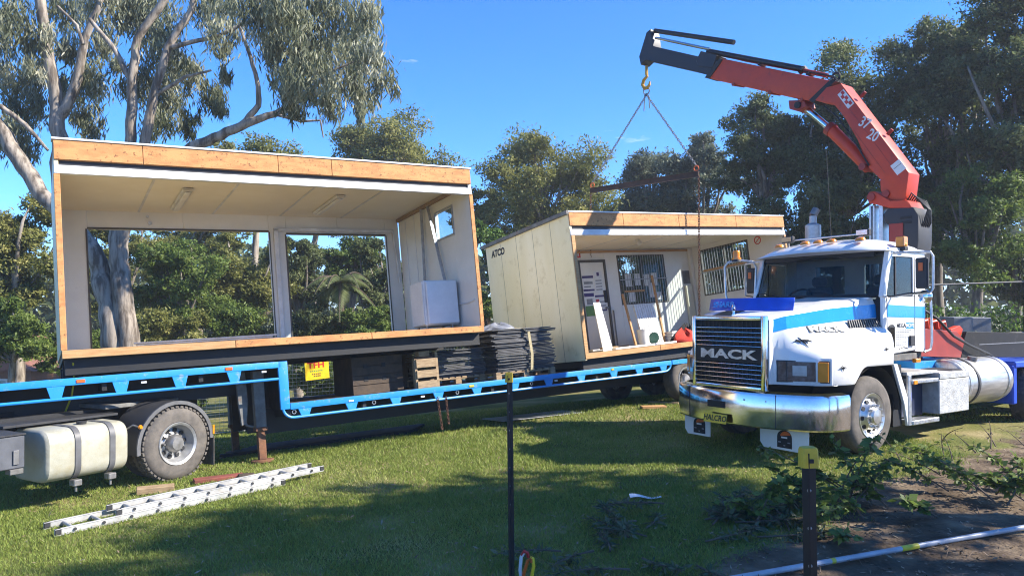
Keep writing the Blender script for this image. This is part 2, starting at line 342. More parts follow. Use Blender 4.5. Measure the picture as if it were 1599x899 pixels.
def hut(root, Lg, joints, cut):
    W = 3.0
    js = [0]+joints+[Lg]
    for a, b in zip(js[:-1], js[1:]):
        bx('fascia_board', chip, root, a+.003, b-.003, -.02, .03, 2.505, 2.755, .004)
    bx('roof_flashing', whitealu, root, -.02, Lg+.02, -.035, .12, 2.757, 2.785, .004)
    MB().prism([(-.02,2.70),(.1,2.752),(3.08,2.66),(3.08,2.60)][::-1], 'x', 0.005, Lg-.005).build('roof_panel', whitealu, root)
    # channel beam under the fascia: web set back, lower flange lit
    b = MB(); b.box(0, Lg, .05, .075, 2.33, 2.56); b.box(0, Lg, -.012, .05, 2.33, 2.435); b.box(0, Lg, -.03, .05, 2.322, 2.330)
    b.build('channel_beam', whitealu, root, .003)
    bx('gap_shadow_strip', dgrey, root, .01, Lg-.01, .03, .048, 2.437, 2.503, 0)  # dark grey strip painting in the shadow of the gap between fascia and beam
    n = 5
    for k in range(n):
        a, c = .07+(Lg-.14)*k/n, .07+(Lg-.14)*(k+1)/n
        bx('ceiling_panel', ceil, root, a+.004, c-.004, .08, 2.94, 2.545, 2.575, .002)
    for k in range(1, n):
        x = .07+(Lg-.14)*k/n; bx('ceiling_joint_strip', whitealu, root, x-.018, x+.018, .08, 2.94, 2.538, 2.544, 0)
    # floor: edge boards, deck, dark chassis under it
    fj = [0, Lg*cut[0], Lg*cut[1], Lg]
    for a, c in zip(fj[:-1], fj[1:]): bx('floor_edge_board', chip if a else pine, root, a+.004, c-.004, -.02, .10, .004, .104, .004)
    bx('floor_deck', pineg, root, .02, Lg-.02, .105, 2.98, .02, .1, 0)
    for y in (.12, 1.45, 2.75): bx('chassis_beam', black, root, .03, Lg-.03, y, y+.10, -.20, .0, .004)
    for k in range(7):
        x = .1+(Lg-.3)*k/6; bx('chassis_cross_member', black, root, x, x+.08, .225, 2.74, -.14, -.002, 0)
# ---- left hut half
hl = thing('site_hut_half', 'open-sided half of a cream site hut on the trailer gooseneck, its wall openings unglazed', 'site hut', ML, 'halves of the dismantled site hut')
LL = 5.99
hut(hl, LL, [1.01, 2.78, 3.58], (.34, .67))
wall_open('wall_panel', white, hl, 'x', 2.94, 3.0, .06, LL-.06, .1, 2.62, [(.48, 3.36, .22, 2.24), (3.675, 5.64, .22, 2.20)])
for a, b, z0, z1 in ((.48, 3.36, .22, 2.24), (3.675, 5.64, .22, 2.20)):
    bx('opening_trim', trimdark, hl, a-.0, b, 2.925, 2.939, z1-.002, z1+.028, 0); bx('opening_trim', trimdark, hl, a-.026, a, 2.925, 2.939, z0, z1, 0)
    bx('opening_trim', trimdark, hl, b, b+.02, 2.925, 2.939, z0, z1, 0)
    bx('opening_sill', white, hl, a, b, 2.90, 2.939, .17, .215, .003)
bx('door_post', whitealu, hl, 3.44, 3.52, 2.88, 2.924, .1, 2.3, .005); bx('door_head', whitealu, hl, 3.44, 5.8, 2.88, 2.922, 2.25, 2.31, .004)
# end walls
for k in range(5):
    bx('end_wall_panel', endpan, hl, 0, .05, .002+.6*k, .598+.6*k if k < 4 else 2.999, .1, 2.66, .003)
wall_open('end_wall_panel', white, hl, 'y', LL-.05, LL, .002, 2.93, .1, 2.60, [(.64, 1.27, 1.80, 2.27)])
bx('window_frame', galv, hl, LL-.07, LL-.052, .61, .64, 1.77, 2.30, 0); bx('window_frame', galv, hl, LL-.07, LL-.052, 1.27, 1.30, 1.77, 2.30, 0)
bx('window_frame', galv, hl, LL-.07, LL-.052, .64, 1.27, 2.272, 2.30, 0); bx('window_frame', galv, hl, LL-.07, LL-.052, .64, 1.27, 1.77, 1.798, 0)
bx('window_pane', glass, hl, LL-.03, LL-.024, .641, 1.269, 1.801, 2.269, 0)
bx('end_jamb', chip, hl, -.008, .062, -.022, -.002, .106, 2.32, .004); bx('end_jamb', chip, hl, LL-.06, LL+.008, -.022, -.002, .106, 2.32, .004)
bx('cornice', pineg, hl, LL-.10, LL-.052, .08, 2.93, 2.47, 2.535, .004)
for k, (y, p) in enumerate(((2.2, 0), (2.6, 0))): bx('wall_joint_strip', whitealu, hl, LL-.058, LL-.051, y-.012, y+.012, .12, 2.46, 0)
for x0, x1 in ((1.72, 1.80), (4.11, 4.20)):
    lf = bx('ceiling_light', whitealu, hl, x0-.05, x1+.02, 1.2, 2.5, 2.49, 2.537, .006); bx('light_tube', paper, lf, x0-.015, x1-.015, 1.24, 2.46, 2.462, 2.489, .008)
for x, z, r in ((1.404, 2.36, .035), (1.37, 2.47, .025)): MB().cyl((x, 2.938, z), (x, 2.91, z), r, r*.8, 14).build('wall_fitting', alu, hl)
sb = bx('switch_box', whitealu, hl, .051, .10, 1.7, 2.25, 1.75, 1.90, .01); bx('switch_plate', trimdark, sb, .1005, .104, 1.78, 2.17, 1.79, 1.86, 0)
MB().tube([(5.80, 2.92, 2.33), (5.83, 2.91, 1.8), (5.86, 2.91, 1.25)], .018, 8).build('conduit', whitealu, hl)
bx('power_point', paper, hl, LL-.062, LL-.051, 2.02, 2.09, .82, .94, .004); bx('power_point', paper, hl, LL-.062, LL-.051, 2.12, 2.19, .82, .94, .004)
MB().tube([(LL-.06, .75, .55), (LL-.06, .35, .53), (LL-.06, .1, .56)], .014, 6).build('skirting_conduit', whitealu, hl)
# loose things inside it
def stud(mw, p0, p1, label):
    t = MB(); t.bar(p0, p1, .06, .012, (0,1,0)); t.bar(Vector(p0)+Vector((0,.02,0)), Vector(p1)+Vector((0,.02,0)), .01, .04, (0,1,0))
    o = t.build('metal_stud', galv, None, .002); o.matrix_world = mw; tag(o, label, 'metal stud', 'metal studs inside the left hut half')
stud(ML, (5.86, 1.85, .11), (5.86, 1.69, 2.46), 'upright galvanised stud against the wall left of the small window')
stud(ML, (5.86, .98, 1.0), (5.86, 1.42, 2.46), 'slanting galvanised stud crossing in front of the small window')
cb = thing('white_cabinet', 'white appliance cabinet on short feet in the right corner of the left hut', 'cabinet', ML)
bx('body', whitealu, cb, 5.25, 5.89, .62, 1.14, .20, .97, .02); bx('door', paper, cb, 5.285, 5.875, .585, .618, .22, .955, .014)
bx('side_panel', paper, cb, 5.232, 5.248, .64, 1.12, .22, .955, .004)
for x in (5.3, 5.78):
    for y in (.7, 1.05): MB().cyl((x, y, .102), (x, y, .2), .022, .028, 10).build('foot', steel, cb)
random.seed(3)
for k in range(8):
    x0 = 1.0+random.uniform(0, .5); z = .235+.028*(k//2); y = 2.72-.09*(k % 2)-.03*(k//2); x1 = 3.2+random.uniform(-.35, .2)
    o = MB().bar((x0, y, z), (x1, y-.03*random.random(), z+.01), .07, .026).build('metal_frame_length', whitealu, None, .003); o.matrix_world = ML
    tag(o, 'white metal framing length in the loose pile across the large left opening', 'metal length', 'metal lengths piled in the large opening')
    if k < 2: bx('packer', pineg, o, 1.5, 1.56, y-.02, y+.02, .101, z-.014, 0)
# hanging cable
o = MB().tube([ML @ Vector((.12, .1, -.05)), pix(116, 590, 9.3), pix(112, 618, 9.35), pix(103, 640, 9.4), pix(97, 652, 9.5), pix(101, 663, 9.6)], .011, 6).build('hanging_cable', ytape)
tag(o, 'thin yellow cable dangling from the left hut floor over the fuel tank', 'cable')

# ---- right hut half
hr = thing('site_hut_half', 'open-sided half of a site hut with yellowed panel end wall, door and barred windows', 'site hut', MR, 'halves of the dismantled site hut')
LR = 6.4
hut(hr, LR, [1.35, 2.9, 4.7], (.3, .62))
for k in range(5):
    bx('end_wall_panel', endpan, hr, -.002, .05, .002+.6*k, .598+.6*k if k < 4 else 2.999, -.02, 2.76-.025*k, .003)
for k in range(1, 5): bx('panel_joint', oldpaint, hr, -.0045, -.0022, .6*k-.0022, .6*k+.0022, -.02, 2.75-.025*k, 0)
MB().prism([(-.03,2.79),(3.1,2.69),(3.1,2.62),(-.03,2.72)], 'x', -.06, -.004).build('roof_edge_trim', oldpaint, hr)
text('lettering', 'ATCO', .20, (-.006, 2.52, 2.44), (0, -1, 0), (0, 0, 1), ink, hr, .002, .008, sx=.92, shear=.15)
bx('end_jamb', pine, hr, .0, .085, -.024, -.004, .106, 2.32, .004)
bx('end_jamb', pine, hr, LR-.07, LR, -.024, -.004, .106, 2.32, .004)
dz = (2.45, 3.33, .1, 2.30)
wall_open('wall_panel', white, hr, 'x', 2.94, 3.0, .06, LR-.06, .1, 2.62, [dz, (3.74, 5.36, 1.16, 2.40)])
wall_open('end_wall_panel', white, hr, 'y', LR-.05, LR, .002, 2.93, .1, 2.60, [(1.04, 2.60, 1.22, 2.42)])
bx('cornice_batten', pine, hr, .1, LR-.1, 2.90, 2.938, 2.47, 2.52, .003)
bx('corner_post', white, hr, LR-.16, LR-.06, 2.84, 2.938, .1, 2.54, .004)
dr = bx('door', white, hr, 2.53, 3.27, 2.93, 2.97, .13, 2.24, .004)
for a, b in ((2.45, 2.53), (3.27, 3.33)): bx('door_frame', trimdark, hr, a, b, 2.90, 3.0, .1, 2.30, .003)
bx('door_frame', trimdark, hr, 2.53, 3.27, 2.90, 2.999, 2.24, 2.30, .003)
bx('door_lock', black, dr, 3.17, 3.25, 2.90, 2.928, 1.25, 1.55, .006); MB().cyl((3.2, 2.93, 1.12), (3.2, 2.86, 1.12), .03, .03, 12).build('door_handle', steel, dr)
def poster(par, x0, x1, z0, z1, y, bars, base=paper):
    p = bx('poster', base, par, x0, x1, y-.004, y, z0, z1, 0)
    for (a, b, c, d, m) in bars: bx('printed_block', m, p, x0+(x1-x0)*a, x0+(x1-x0)*b, y-.0065, y-.0045, z0+(z1-z0)*c, z0+(z1-z0)*d, 0)
lines = [(.12, .88, .12+.14*i, .17+.14*i, inkgrey) for i in range(4)]
poster(dr, 2.56, 2.90, 1.55, 1.92, 2.928, [(0, 1, .84, 1, inkpurple), (0, 1, 0, .12, inkpurple), (.1, .9, .45, .62, inkgrey), (.1, .7, .25, .33, inkgrey)])
poster(dr, 2.93, 3.18, 1.50, 2.02, 2.928, lines+[(.35, .65, .78, .95, inkpurple)])
poster(dr, 2.56, 2.86, .95, 1.50, 2.928, [(0, 1, 0, .45, greenp), (0, 1, .85, 1, inkpurple), (.2, .8, .5, .75, inkgrey)])
poster(dr, 2.89, 3.22, 1.05, 1.44, 2.928, [(0, 1, .88, 1, inkpurple), (0, 1, 0, .1, inkpurple), (.05, .35, .2, .75, inkred), (.42, .95, .55, .62, inkgrey), (.42, .95, .3, .37, inkgrey)])
sg = bx('fire_sign', inkred, hr, 2.46, 2.60, 2.932, 2.939, 2.36, 2.60, 0); bx('extinguisher_mark', paper, sg, 2.51, 2.55, 2.928, 2.9315, 2.40, 2.54, 0); bx('extinguisher_mark', paper, sg, 2.49, 2.57, 2.928, 2.9315, 2.545, 2.56, 0)
def barred(par, axis, c, u0, u1, z0, z1, papers=()):
    def B(n, m, a, b, z, zz, o0, o1, pr=par, bev=0):
        return bx(n, m, pr, a, b, c+o0, c+o1, z, zz, bev) if axis == 'x' else bx(n, m, pr, c+o0, c+o1, a, b, z, zz, bev)
    w = B('window_frame', trimdark, u0, u0+.04, z0, z1, -.03, .04); B('window_frame', trimdark, u1-.04, u1, z0, z1, -.03, .04)
    B('window_frame', trimdark, u0+.04, u1-.04, z0, z0+.04, -.03, .04); B('window_frame', trimdark, u0+.04, u1-.04, z1-.04, z1, -.03, .04)
    um = (u0+u1)/2; B('window_mullion', trimdark, um-.025, um+.025, z0+.04, z1-.04, -.02, .03)
    B('window_pane', glass, u0+.04, um-.025, z0+.04, z1-.04, .01, .014); B('window_pane', glass, um+.025, u1-.04, z0+.04, z1-.04, .004, .008)
    n = int((u1-u0)/.085)
    for k in range(1, n):
        u = u0+(u1-u0)*k/n
        p = ((u, c-.05, z0+.01), (u, c-.05, z1-.01)) if axis == 'x' else ((c-.05, u, z0+.01), (c-.05, u, z1-.01))
        MB().cyl(*p, .0075, n=5).build('security_bar', barpaint, par, smooth=0)
    for q in (.5,):
        z = z0+(z1-z0)*q; B('security_rail', barpaint, u0, u1, z-.012, z+.012, -.064, -.056)
    for (a, b, d, e) in papers: B('notice_sheet', paper, u0+(u1-u0)*a, u0+(u1-u0)*b, z0+(z1-z0)*d, z0+(z1-z0)*e, -.012, -.009)
barred(hr, 'x', 2.96, 3.74, 5.36, 1.16, 2.40, [(.13,.26,.36,.62),(.32,.44,.38,.62),(.52,.64,.36,.60),(.68,.80,.36,.62),(.16,.30,.05,.26),(.60,.72,.12,.42),(.74,.86,.06,.22)])
bx('window_batten', pine, hr, 3.84, 4.5, 2.885, 2.905, 1.46, 1.51, .002)
barred(hr, 'y', LR-.03, 1.04, 2.60, 1.22, 2.42)
bx('window_batten', pine, hr, LR-.105, LR-.09, 1.1, 2.5, 1.84, 1.89, .002)
ns = MB().lathe([(.10, 0), (.10, .004), (.078, .004), (.078, 0)], (LR-.052, .74, 2.34), (-1, 0, 0), 24, closed=True).build('no_smoking_ring', inkred, hr); MB().bar((LR-.055, .67, 2.40), (LR-.055, .81, 2.28), .018, .004, (1,0,0)).build('no_smoking_slash', inkred, ns)
bx('notice_board', oldpaint, hr, LR-.42, LR-.17, 2.93, 2.938, 1.60, 1.95, 0)
MB().tube([(3.42, 2.92, .15), (3.42, 2.92, 1.05)], .016, 6).build('conduit', inkgrey, hr); bx('power_point', paper, hr, 3.38, 3.46, 2.925, 2.939, 1.05, 1.13, .004)
MB().tube([(6.0, 2.92, .15), (6.02, 2.92, 1.15)], .02, 6).build('conduit', whitealu, hr); MB().cyl((3.2, 1.6, 2.545), (3.24, 1.55, 2.42), .05, .06, 12).build('spot_light', whitealu, hr)
def loose(o, label, cat, mw=MR, group=None): o.matrix_world = mw; return tag(o, label, cat, group)
loose(MB().add([(1.10,.75,.105),(1.36,.75,.105),(1.42,1.05,1.12),(1.24,1.05,1.12),(1.10,.77,.105),(1.36,.77,.105),(1.42,1.07,1.12),(1.24,1.07,1.12)], [(0,1,2,3),(7,6,5,4),(0,4,5,1),(1,5,6,2),(2,6,7,3),(3,7,4,0)]).build('white_board', paper, None, .003), 'bright white offcut board leaning inside the right hut beside the jamb', 'board')
bk = thing('plastic_bucket', 'white plastic bucket on the floor of the right hut', 'bucket', MR)
MB().lathe([(.10, .105), (.125, .48), (.135, .48), (.135, .45), (.128, .45), (.112, .105)], (2.66, 1.2, 0), (0, 0, 1), 20, closed=True).build('body', bucketm, bk); MB().cyl((2.66, 1.2, .108), (2.66, 1.2, .118), .10, .10, 20).build('base', bucketm, bk)
loose(MB().cyl((2.93, 1.15, .26), (2.935, 1.19, .27), .13, .13, 20).build('round_lid', dkgreen, None, .004), 'dark green round lid standing beside the white bucket', 'lid')
def heap(name, cx, cy, z0, rx, ry, h, mat, seed, n=18):
    r = np.random.default_rng(seed); ph = r.uniform(0, 6.28, 8); rings = []
    for j in range(8):
        t = j/7; rr = math.cos(t*1.45)**.7
        rings.append([(cx+rx*rr*math.cos(a)*(1+.18*math.sin(3*a+ph[0]+t*4)+.1*math.sin(7*a+ph[1])), cy+ry*rr*math.sin(a)*(1+.2*math.sin(2*a+ph[2])), z0+h*t*(1+.25*math.sin(4*a+ph[3])+.15*math.sin(9*a+ph[4]))) for a in [2*math.pi*k/n for k in range(n)]])
    return MB().loft(rings).build(name, mat, None, smooth=50)
loose(heap('jacket', 3.62, .9, .105, .36, .22, .24, cloth_r, 2, 30), 'crumpled red jacket dumped on the floor of the right hut', 'jacket')
loose(heap('tool_bag', 4.05, 1.15, .105, .5, .3, .32, cloth_b, 5, 30), 'slumped black tool bag behind the red jacket', 'bag')
for k in range(4):
    loose(bx('wall_board', whitealu, None, 3.9+.02*k, 5.1-.03*k, 1.6, 2.3, .105+.07*k, .165+.07*k, .004), 'white board in the low stack behind the tool bag', 'board', group='boards stacked in the right hut')
for k, (x0, x1, y, z, m) in enumerate(((1.2, 3.0, .55, .13, white), (1.5, 2.6, .75, .13, pineg), (1.9, 3.4, .95, .125, whitealu), (1.7, 2.5, 1.5, .16, pineg), (1.6, 2.4, 1.75, .14, galv))):
    loose(MB().bar((x0, y, z), (x1, y+.08, z), .12, .04).build('floor_plank', m, None, .004), ['long white plank lying nearest the open edge of the right hut', 'short grey timber behind the long white plank in the right hut', 'white metal strip lying in front of the white bucket', 'short timber lying in front of the hut door', 'galvanised strip lying nearest the hut door'][k], 'plank', group='planks lying on the right hut floor')
pn = MB()
for k in range(9): pn.box(3.0+.07*k, 3.055+.07*k, 0, .03, 0, 1.0)
pn.box(3.0, 3.62, .03, .045, 0, 1.0)
o = pn.build('ribbed_sheet', whitealu, None, .003); o.matrix_world = MR @ Matrix.Translation((.15, 1.7, .105)) @ Matrix.Rotation(R(-12), 4, 'X'); tag(o, 'white ribbed sheet leaning under the barred window', 'sheet')
loose(MB().bar((2.93, 1.75, .105), (2.98, 2.05, 1.35), .05, .04, (0,1,0)).build('timber_prop', pine, None, .003), 'shorter pine prop left of the ribbed sheet', 'prop', group='timber props in the right hut')
loose(MB().bar((3.84, 1.75, .105), (3.98, 2.05, 1.75), .05, .04, (0,1,0)).build('timber_prop', pine, None, .003), 'taller pine prop right of the ribbed sheet', 'prop', group='timber props in the right hut')
loose(MB().box(5.98, 6.20, 2.86, 2.925, .105, 1.55).build('wall_panel_offcut', cream, None, .004), 'tall cream offcut panel standing at the back corner of the right hut', 'panel')
# ------------------------------------------------------------------ trailer
tr = thing('drop_deck_trailer', 'bright blue drop-deck semi-trailer carrying both hut halves', 'trailer', TL)
UZ, LZ = 1.51, .873
def rail(x0, x1, zt, posts, hb, name='side_rail'):
    MB().box(x0, x1, 0, .06, zt-.095, zt).build(name, bluep, tr, .008, 2)
    for k, p in enumerate(posts):
        w = .075
        MB().prism([(p-w*1.35, zt-.096), (p+w*1.35, zt-.096), (p+w*.8, hb+.012), (p-w*.8, hb+.012)], 'y', .004, .03).build('rail_post', bluep, tr, .003)
rail(-3.6, 1.545, UZ, [-3.55, -2.8, -2.06, -1.32, -.58, .15, .87], UZ-.26)
MB().tube([(-3.6, .02, UZ-.26), (1.5, .02, UZ-.26)], .022, 8).build('rope_rail', bluep, tr)
MB().box(1.5, 1.64, .0, .06, .79, UZ+.001).build('gooseneck_post', bluep, tr, .008, 2)
rail(1.645, 9.62, LZ, [1.86, 2.6, 3.35, 4.13, 4.88, 5.67, 6.43, 7.2, 8.02, 8.7, 9.38], LZ-.215)
pth = [(1.535, .02, LZ-.06)]+[(1.535+.16*(1-math.cos(a)), .02, LZ-.06-.155*math.sin(a)) for a in [R(15*i) for i in range(1, 7)]]+[(9.4, .02, LZ-.215)]+[(9.4+.2*math.sin(a), .02, LZ-.215+.13*(1-math.cos(a))) for a in [R(18*i) for i in range(1, 6)]]
MB().tube(pth, .021, 8).build('rope_rail', bluep, tr)
bx('upper_deck', oldpaint, tr, -3.6, 1.63, .062, 2.44, UZ-.09, UZ-.012, 0)
bx('gooseneck_bulkhead', black, tr, 1.56, 1.63, .065, 2.435, LZ-.1, UZ-.091, 0)
k = 0; x = 1.66
for k in range(27):                                   # deck planks, each one
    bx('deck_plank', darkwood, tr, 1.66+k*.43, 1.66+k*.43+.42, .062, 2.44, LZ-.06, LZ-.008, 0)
for y in (.72, 1.68):
    bx('main_beam', black, tr, -3.6, 1.5, y, y+.12, UZ-.45, UZ-.092, 0); bx('main_beam', black, tr, 1.4, 13.3, y, y+.12, .42, LZ-.062, 0)
    bx('main_beam', black, tr, 1.2, 1.56, y+.125, y+.14, .45, UZ-.1, 0)
for y in (2.44,):
    bx('side_rail', bluep, tr, -3.6, 1.545, y, y+.06, UZ-.095, UZ, .006); bx('side_rail', bluep, tr, 1.645, 13.3, y, y+.06, LZ-.095, LZ, .006)
bx('side_rail', bluep, tr, 9.64, 13.3, 0, .06, LZ-.095, LZ, .006)
for k in range(14): bx('outrigger', black, tr, -3.2+k*1.2, -3.14+k*1.2, .064, .715, (UZ if k < 4 else LZ)-.2, (UZ if k < 4 else LZ)-.092, 0)
for y in (.30, 2.0):                                   # landing legs
    lg = MB().box(1.20, 1.36, y, y+.14, .55, 1.40).build('landing_leg', oldpaint, tr, .008)
    wp = TL @ Vector((1.28, y, 0)); zf = (gz(wp.x, wp.y)-wp.z)/.96
    MB().box(1.225, 1.335, y+.02, y+.12, zf+.05, .56).build('inner_leg', rust, lg, .006); MB().prism([(1.20+.08+.17*math.cos(R(30*i)), y+.07+.14*math.sin(R(30*i))) for i in range(12)], 'z', zf+.005, zf+.05).build('foot_pad', rust, lg, .006)
    bx('leg_collar', rust, lg, 1.19, 1.37, y-.01, y+.15, .50, .56, .006)
MB().prism([(.98, 1.40), (1.12, 1.40), (1.14, .95), (1.10, .62), (1.02, .60), (.99, .95)], 'y', .42, .47).build('leg_bracket', oldpaint, tr, .01)
MB().tube([(1.0, .45, 1.2), (1.02, .44, .8), (1.10, .44, .60), (1.25, .44, .55)], .02, 8).build('leg_brace', oldpaint, tr)
for x, z in ((-1.04, UZ-.05), (.80, UZ-.05)): bx('marker_light', orange, tr, x-.05, x+.05, -.012, -.001, z-.022, z+.022, .004)
bx('marker_light', yellow, tr, 4.72, 4.82, -.012, -.001, LZ-.075, LZ-.035, .008); bx('marker_light', yellow, tr, 7.95, 8.02, -.012, -.001, LZ-.07, LZ-.03, .008)
bx('reflector', paper, tr, 2.55, 2.63, -.008, -.001, LZ-.078, LZ-.055, 0)
for x in (1.70, 2.98, 4.5, 6.05): MB().lathe([(.028+.007*math.cos(a), .007*math.sin(a)) for a in [R(60*i) for i in range(7)]], (x, .03, LZ-.135), (0, 1, 0), 12, closed=True).build('tie_ring', galv, tr)
for x in (3.85, 6.62, -.3, 1.3): bx('tie_bracket', paper, tr, x-.035, x+.035, .035, .06, (LZ if x > 1.4 else UZ)-.15, (LZ if x > 1.4 else UZ)-.118, .004)
# wheels used by all trucks
def wheel_parts(root, c, out, rad, width, tm, rm, convex, tread=False):
    """c = centre of the outer face plane, out = +-1 direction of outside along local y"""
    cx, cyy, cz = c; s = -out  # local y grows inward
    y0 = cyy; ax = (0, s, 0)
    rr = rad*.56
    prof = [(rr, .02), (rr+.02, .0), (rad*.80, -.008), (rad*.93, .012), (rad*.985, .045), (rad, .075), (rad, width-.075), (rad*.985, width-.045), (rad*.93, width-.012), (rr, width), (rr*.97, width*.5), (rr, .02)]
    ty = MB().lathe(prof, (cx, y0, cz), ax, 48, closed=True).build('tyre', tm, root, smooth=40)
    tb = MB(); nb = 44 if tread else 40
    if tread:
        for k in range(nb):
            a = 2*math.pi*k/nb
            for j, (w0, w1) in enumerate(((.02, .085), (.10, .16), (.175, .235), (width-.085, width-.02))):
                aa = a+(.07 if j % 2 else 0); ca, sa = math.cos(aa), math.sin(aa); t = (-sa, ca)
                p = []
                for (dr, dt) in ((rad-.012, -.024), (rad-.012, .024), (rad+.012, .020), (rad+.012, -.020)): p.append((ca*dr+t[0]*dt, sa*dr+t[1]*dt))
                tb.add([(cx+q[0], y0+s*w0, cz+q[1]) for q in p]+[(cx+q[0], y0+s*w1, cz+q[1]) for q in p], [(0,1,2,3),(7,6,5,4),(0,4,5,1),(1,5,6,2),(2,6,7,3),(3,7,4,0)])
        tag(tb.build('tread_blocks', tm, ty, smooth=0), kind='stuff')
    else:
        for w in (.09, .14, .19, .24): tb.lathe([(rad-.008, w-.006), (rad+.004, w-.004), (rad+.004, w+.028), (rad-.008, w+.03)], (cx, y0, cz), ax, 48, closed=True)
        tb.build('tread_ribs', tm, ty, smooth=0)
    if convex:
        pr = [(rr+.012, .004), (rr+.006, -.008), (rr-.03, .01), (rr-.045, .05), (rr*.82, .055), (rr*.60, .0), (rr*.56, -.03), (.0, -.035)]
        hole_r, hole_y = rr*.70, .026
    else:
        pr = [(rr+.012, .004), (rr+.006, -.008), (rr-.025, .012), (rr-.04, .06), (rr-.06, .10), (rr*.74, .145), (rr*.50, .13), (rr*.46, .12), (0, .12)]
        hole_r, hole_y = rr*.64, .130
    rim = MB().lathe(pr, (cx, y0, cz), ax, 40, closed=True).build('rim', rm, root, smooth=35)
    for k in range(10):
        a = 2*math.pi*k/10+.1; h = .0 if convex else -.004
        p = Vector((cx+hole_r*math.cos(a), y0+s*(hole_y-.012), cz+hole_r*math.sin(a)))
        tilt = Vector((math.cos(a)*(.35 if convex else -.1), -s, math.sin(a)*(.35 if convex else -.1))).normalized()
        MB().cyl(p, p-tilt*.02, .030, .030, 14).build('hand_hole', black, rim)
    hb = [(.115, .02), (.115, -.05), (.095, -.075), (.0, -.085)] if convex else [(.12, .13), (.12, .05), (.10, .02), (.085, .0), (0, -.005)]
    MB().lathe(hb, (cx, y0, cz), ax, 20).build('hub', rm if convex else steel, rim, smooth=35)
    for k in range(10):
        a = 2*math.pi*k/10; r_ = rr*.50; yy = y0+s*(-.03 if convex else .13)
        MB().cyl((cx+r_*math.cos(a), yy, cz+r_*math.sin(a)), (cx+r_*math.cos(a), yy-s*.045, cz+r_*math.sin(a)), .016, .012, 6).build('wheel_nut', rm if convex else steel, rim, smooth=0)
for x in (10.05, 11.3, 12.55):
    for y, o_ in ((.02, -1), (2.48, 1)):
        e = bpy.data.objects.new('wheel', None); COL.objects.link(e); e.parent = tr
        wheel_parts(e, (x, y, .44), o_, .44, .28, tyred, silverd, False)
    MB().cyl((x, .1, .44), (x, 2.4, .44), .06, n=12).build('axle', black, tr)
# chains hanging from the rail: links
def chain(name, pts, mat, label, cat, wire=.006, pitch=.034, wid=.024, group=None, step=None, world=True):
    pts = [Vector(p) for p in pts]; mb = MB(); seg = [(a, b) for a, b in zip(pts[:-1], pts[1:])]; i = 0; carry = 0
    step = step or pitch*.72
    for a, b in seg:
        d = (b-a); L_ = d.length; d.normalize(); t = carry
        u0 = d.orthogonal().normalized(); v0 = d.cross(u0)
        while t < L_:
            c = a+d*t; u = u0 if i % 2 else v0
            ring = [c + d*(pitch*.5*math.cos(w)) + u*(wid*.5*math.sin(w)) for w in [2*math.pi*k/8 for k in range(8)]]
            mb.tube(ring+[ring[0]], wire, 4, caps=False); i += 1; t += step
        carry = t-L_
    o = mb.build(name, mat, None, smooth=60)
    return tag(o, label, cat, group)
chain('hanging_chain', [TL @ Vector((4.10, .0, LZ-.20)), TL @ Vector((4.13, -.02, .16))], rust, 'longer rusty chain dangling from the blue trailer rail', 'chain', wire=.008, pitch=.05, wid=.034, group='chains hanging off the trailer rail')
chain('hanging_chain', [TL @ Vector((4.26, .0, LZ-.20)), TL @ Vector((4.26, -.02, .26))], rust, 'shorter rusty chain with a hook end beside the longer chain', 'chain', wire=.008, pitch=.05, wid=.034, group='chains hanging off the trailer rail')

# ------------------------------------------------------------------ loads on the trailer deck
D0 = LZ-.006
pl = thing('timber_stand', 'pale timber pallet stood on end under the left hut', 'pallet', TL)
for z0, z1 in ((D0, .99), (1.04, 1.17), (1.21, 1.36)): bx('slat', pineg, pl, 3.80, 4.16, .08, .105, z0+.005, z1, .003)
for x, zt in ((3.775, 1.37), (4.17, 1.47)): bx('post', pineg, pl, x, x+.05, .106, .20, D0, zt, .004)
bx('top_block', pineg, pl, 3.86, 4.06, .09, .24, 1.40, 1.49, .004); bx('slat', darkwood, pl, 3.83, 4.16, .106, .20, 1.362, 1.399, .003)
cr = thing('timber_crate', 'brown timber crate in the shade under the left hut', 'crate', TL)
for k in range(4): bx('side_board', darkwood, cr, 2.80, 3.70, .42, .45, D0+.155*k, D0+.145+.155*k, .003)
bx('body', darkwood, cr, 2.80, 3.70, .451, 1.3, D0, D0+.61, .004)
for x in (3.0, 3.32): 
    for z in (1.08, 1.29): bx('hand_slot', black, cr, x, x+.07, .412, .419, z, z+.07, 0)
# supports under far side
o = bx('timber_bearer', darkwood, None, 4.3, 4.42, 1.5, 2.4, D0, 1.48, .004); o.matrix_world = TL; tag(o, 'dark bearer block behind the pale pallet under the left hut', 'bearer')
for k, x in enumerate((-1.0, 1.2)):
    o = bx('timber_bearer', darkwood, None, x, x+.14, .05, 2.4, UZ-.01, UZ+.015, .002); o.matrix_world = TL; tag(o, ['thin packer on the gooseneck under the left end of the left hut', 'thin packer on the gooseneck near the blue upright'][k], 'bearer', 'packers on the gooseneck')
def pallet(x0, x1, y0, y1, label):
    p = thing('pallet', label, 'pallet', TL)
    for k in range(3):
        y = y0+(y1-y0-.09)*k/2
        for j in range(3): bx('block', pineg, p, x0+(x1-x0-.12)*j/2, x0+(x1-x0-.12)*j/2+.12, y, y+.09, D0, D0+.085, .004)
        bx('runner', pineg, p, x0, x1, y, y+.09, D0+.087, D0+.107, .003)
    for k in range(9): bx('top_slat', pineg, p, x0+(x1-x0-.1)*k/8, x0+(x1-x0-.1)*k/8+.1, y0, y1, D0+.109, D0+.128, .003)
pallet(5.36, 6.68, .11, 1.19, 'timber pallet under the strapped stack of black sheets')
pallet(4.22, 5.34, .45, 1.4, 'shaded timber pallet under the lower stack of black sheets')
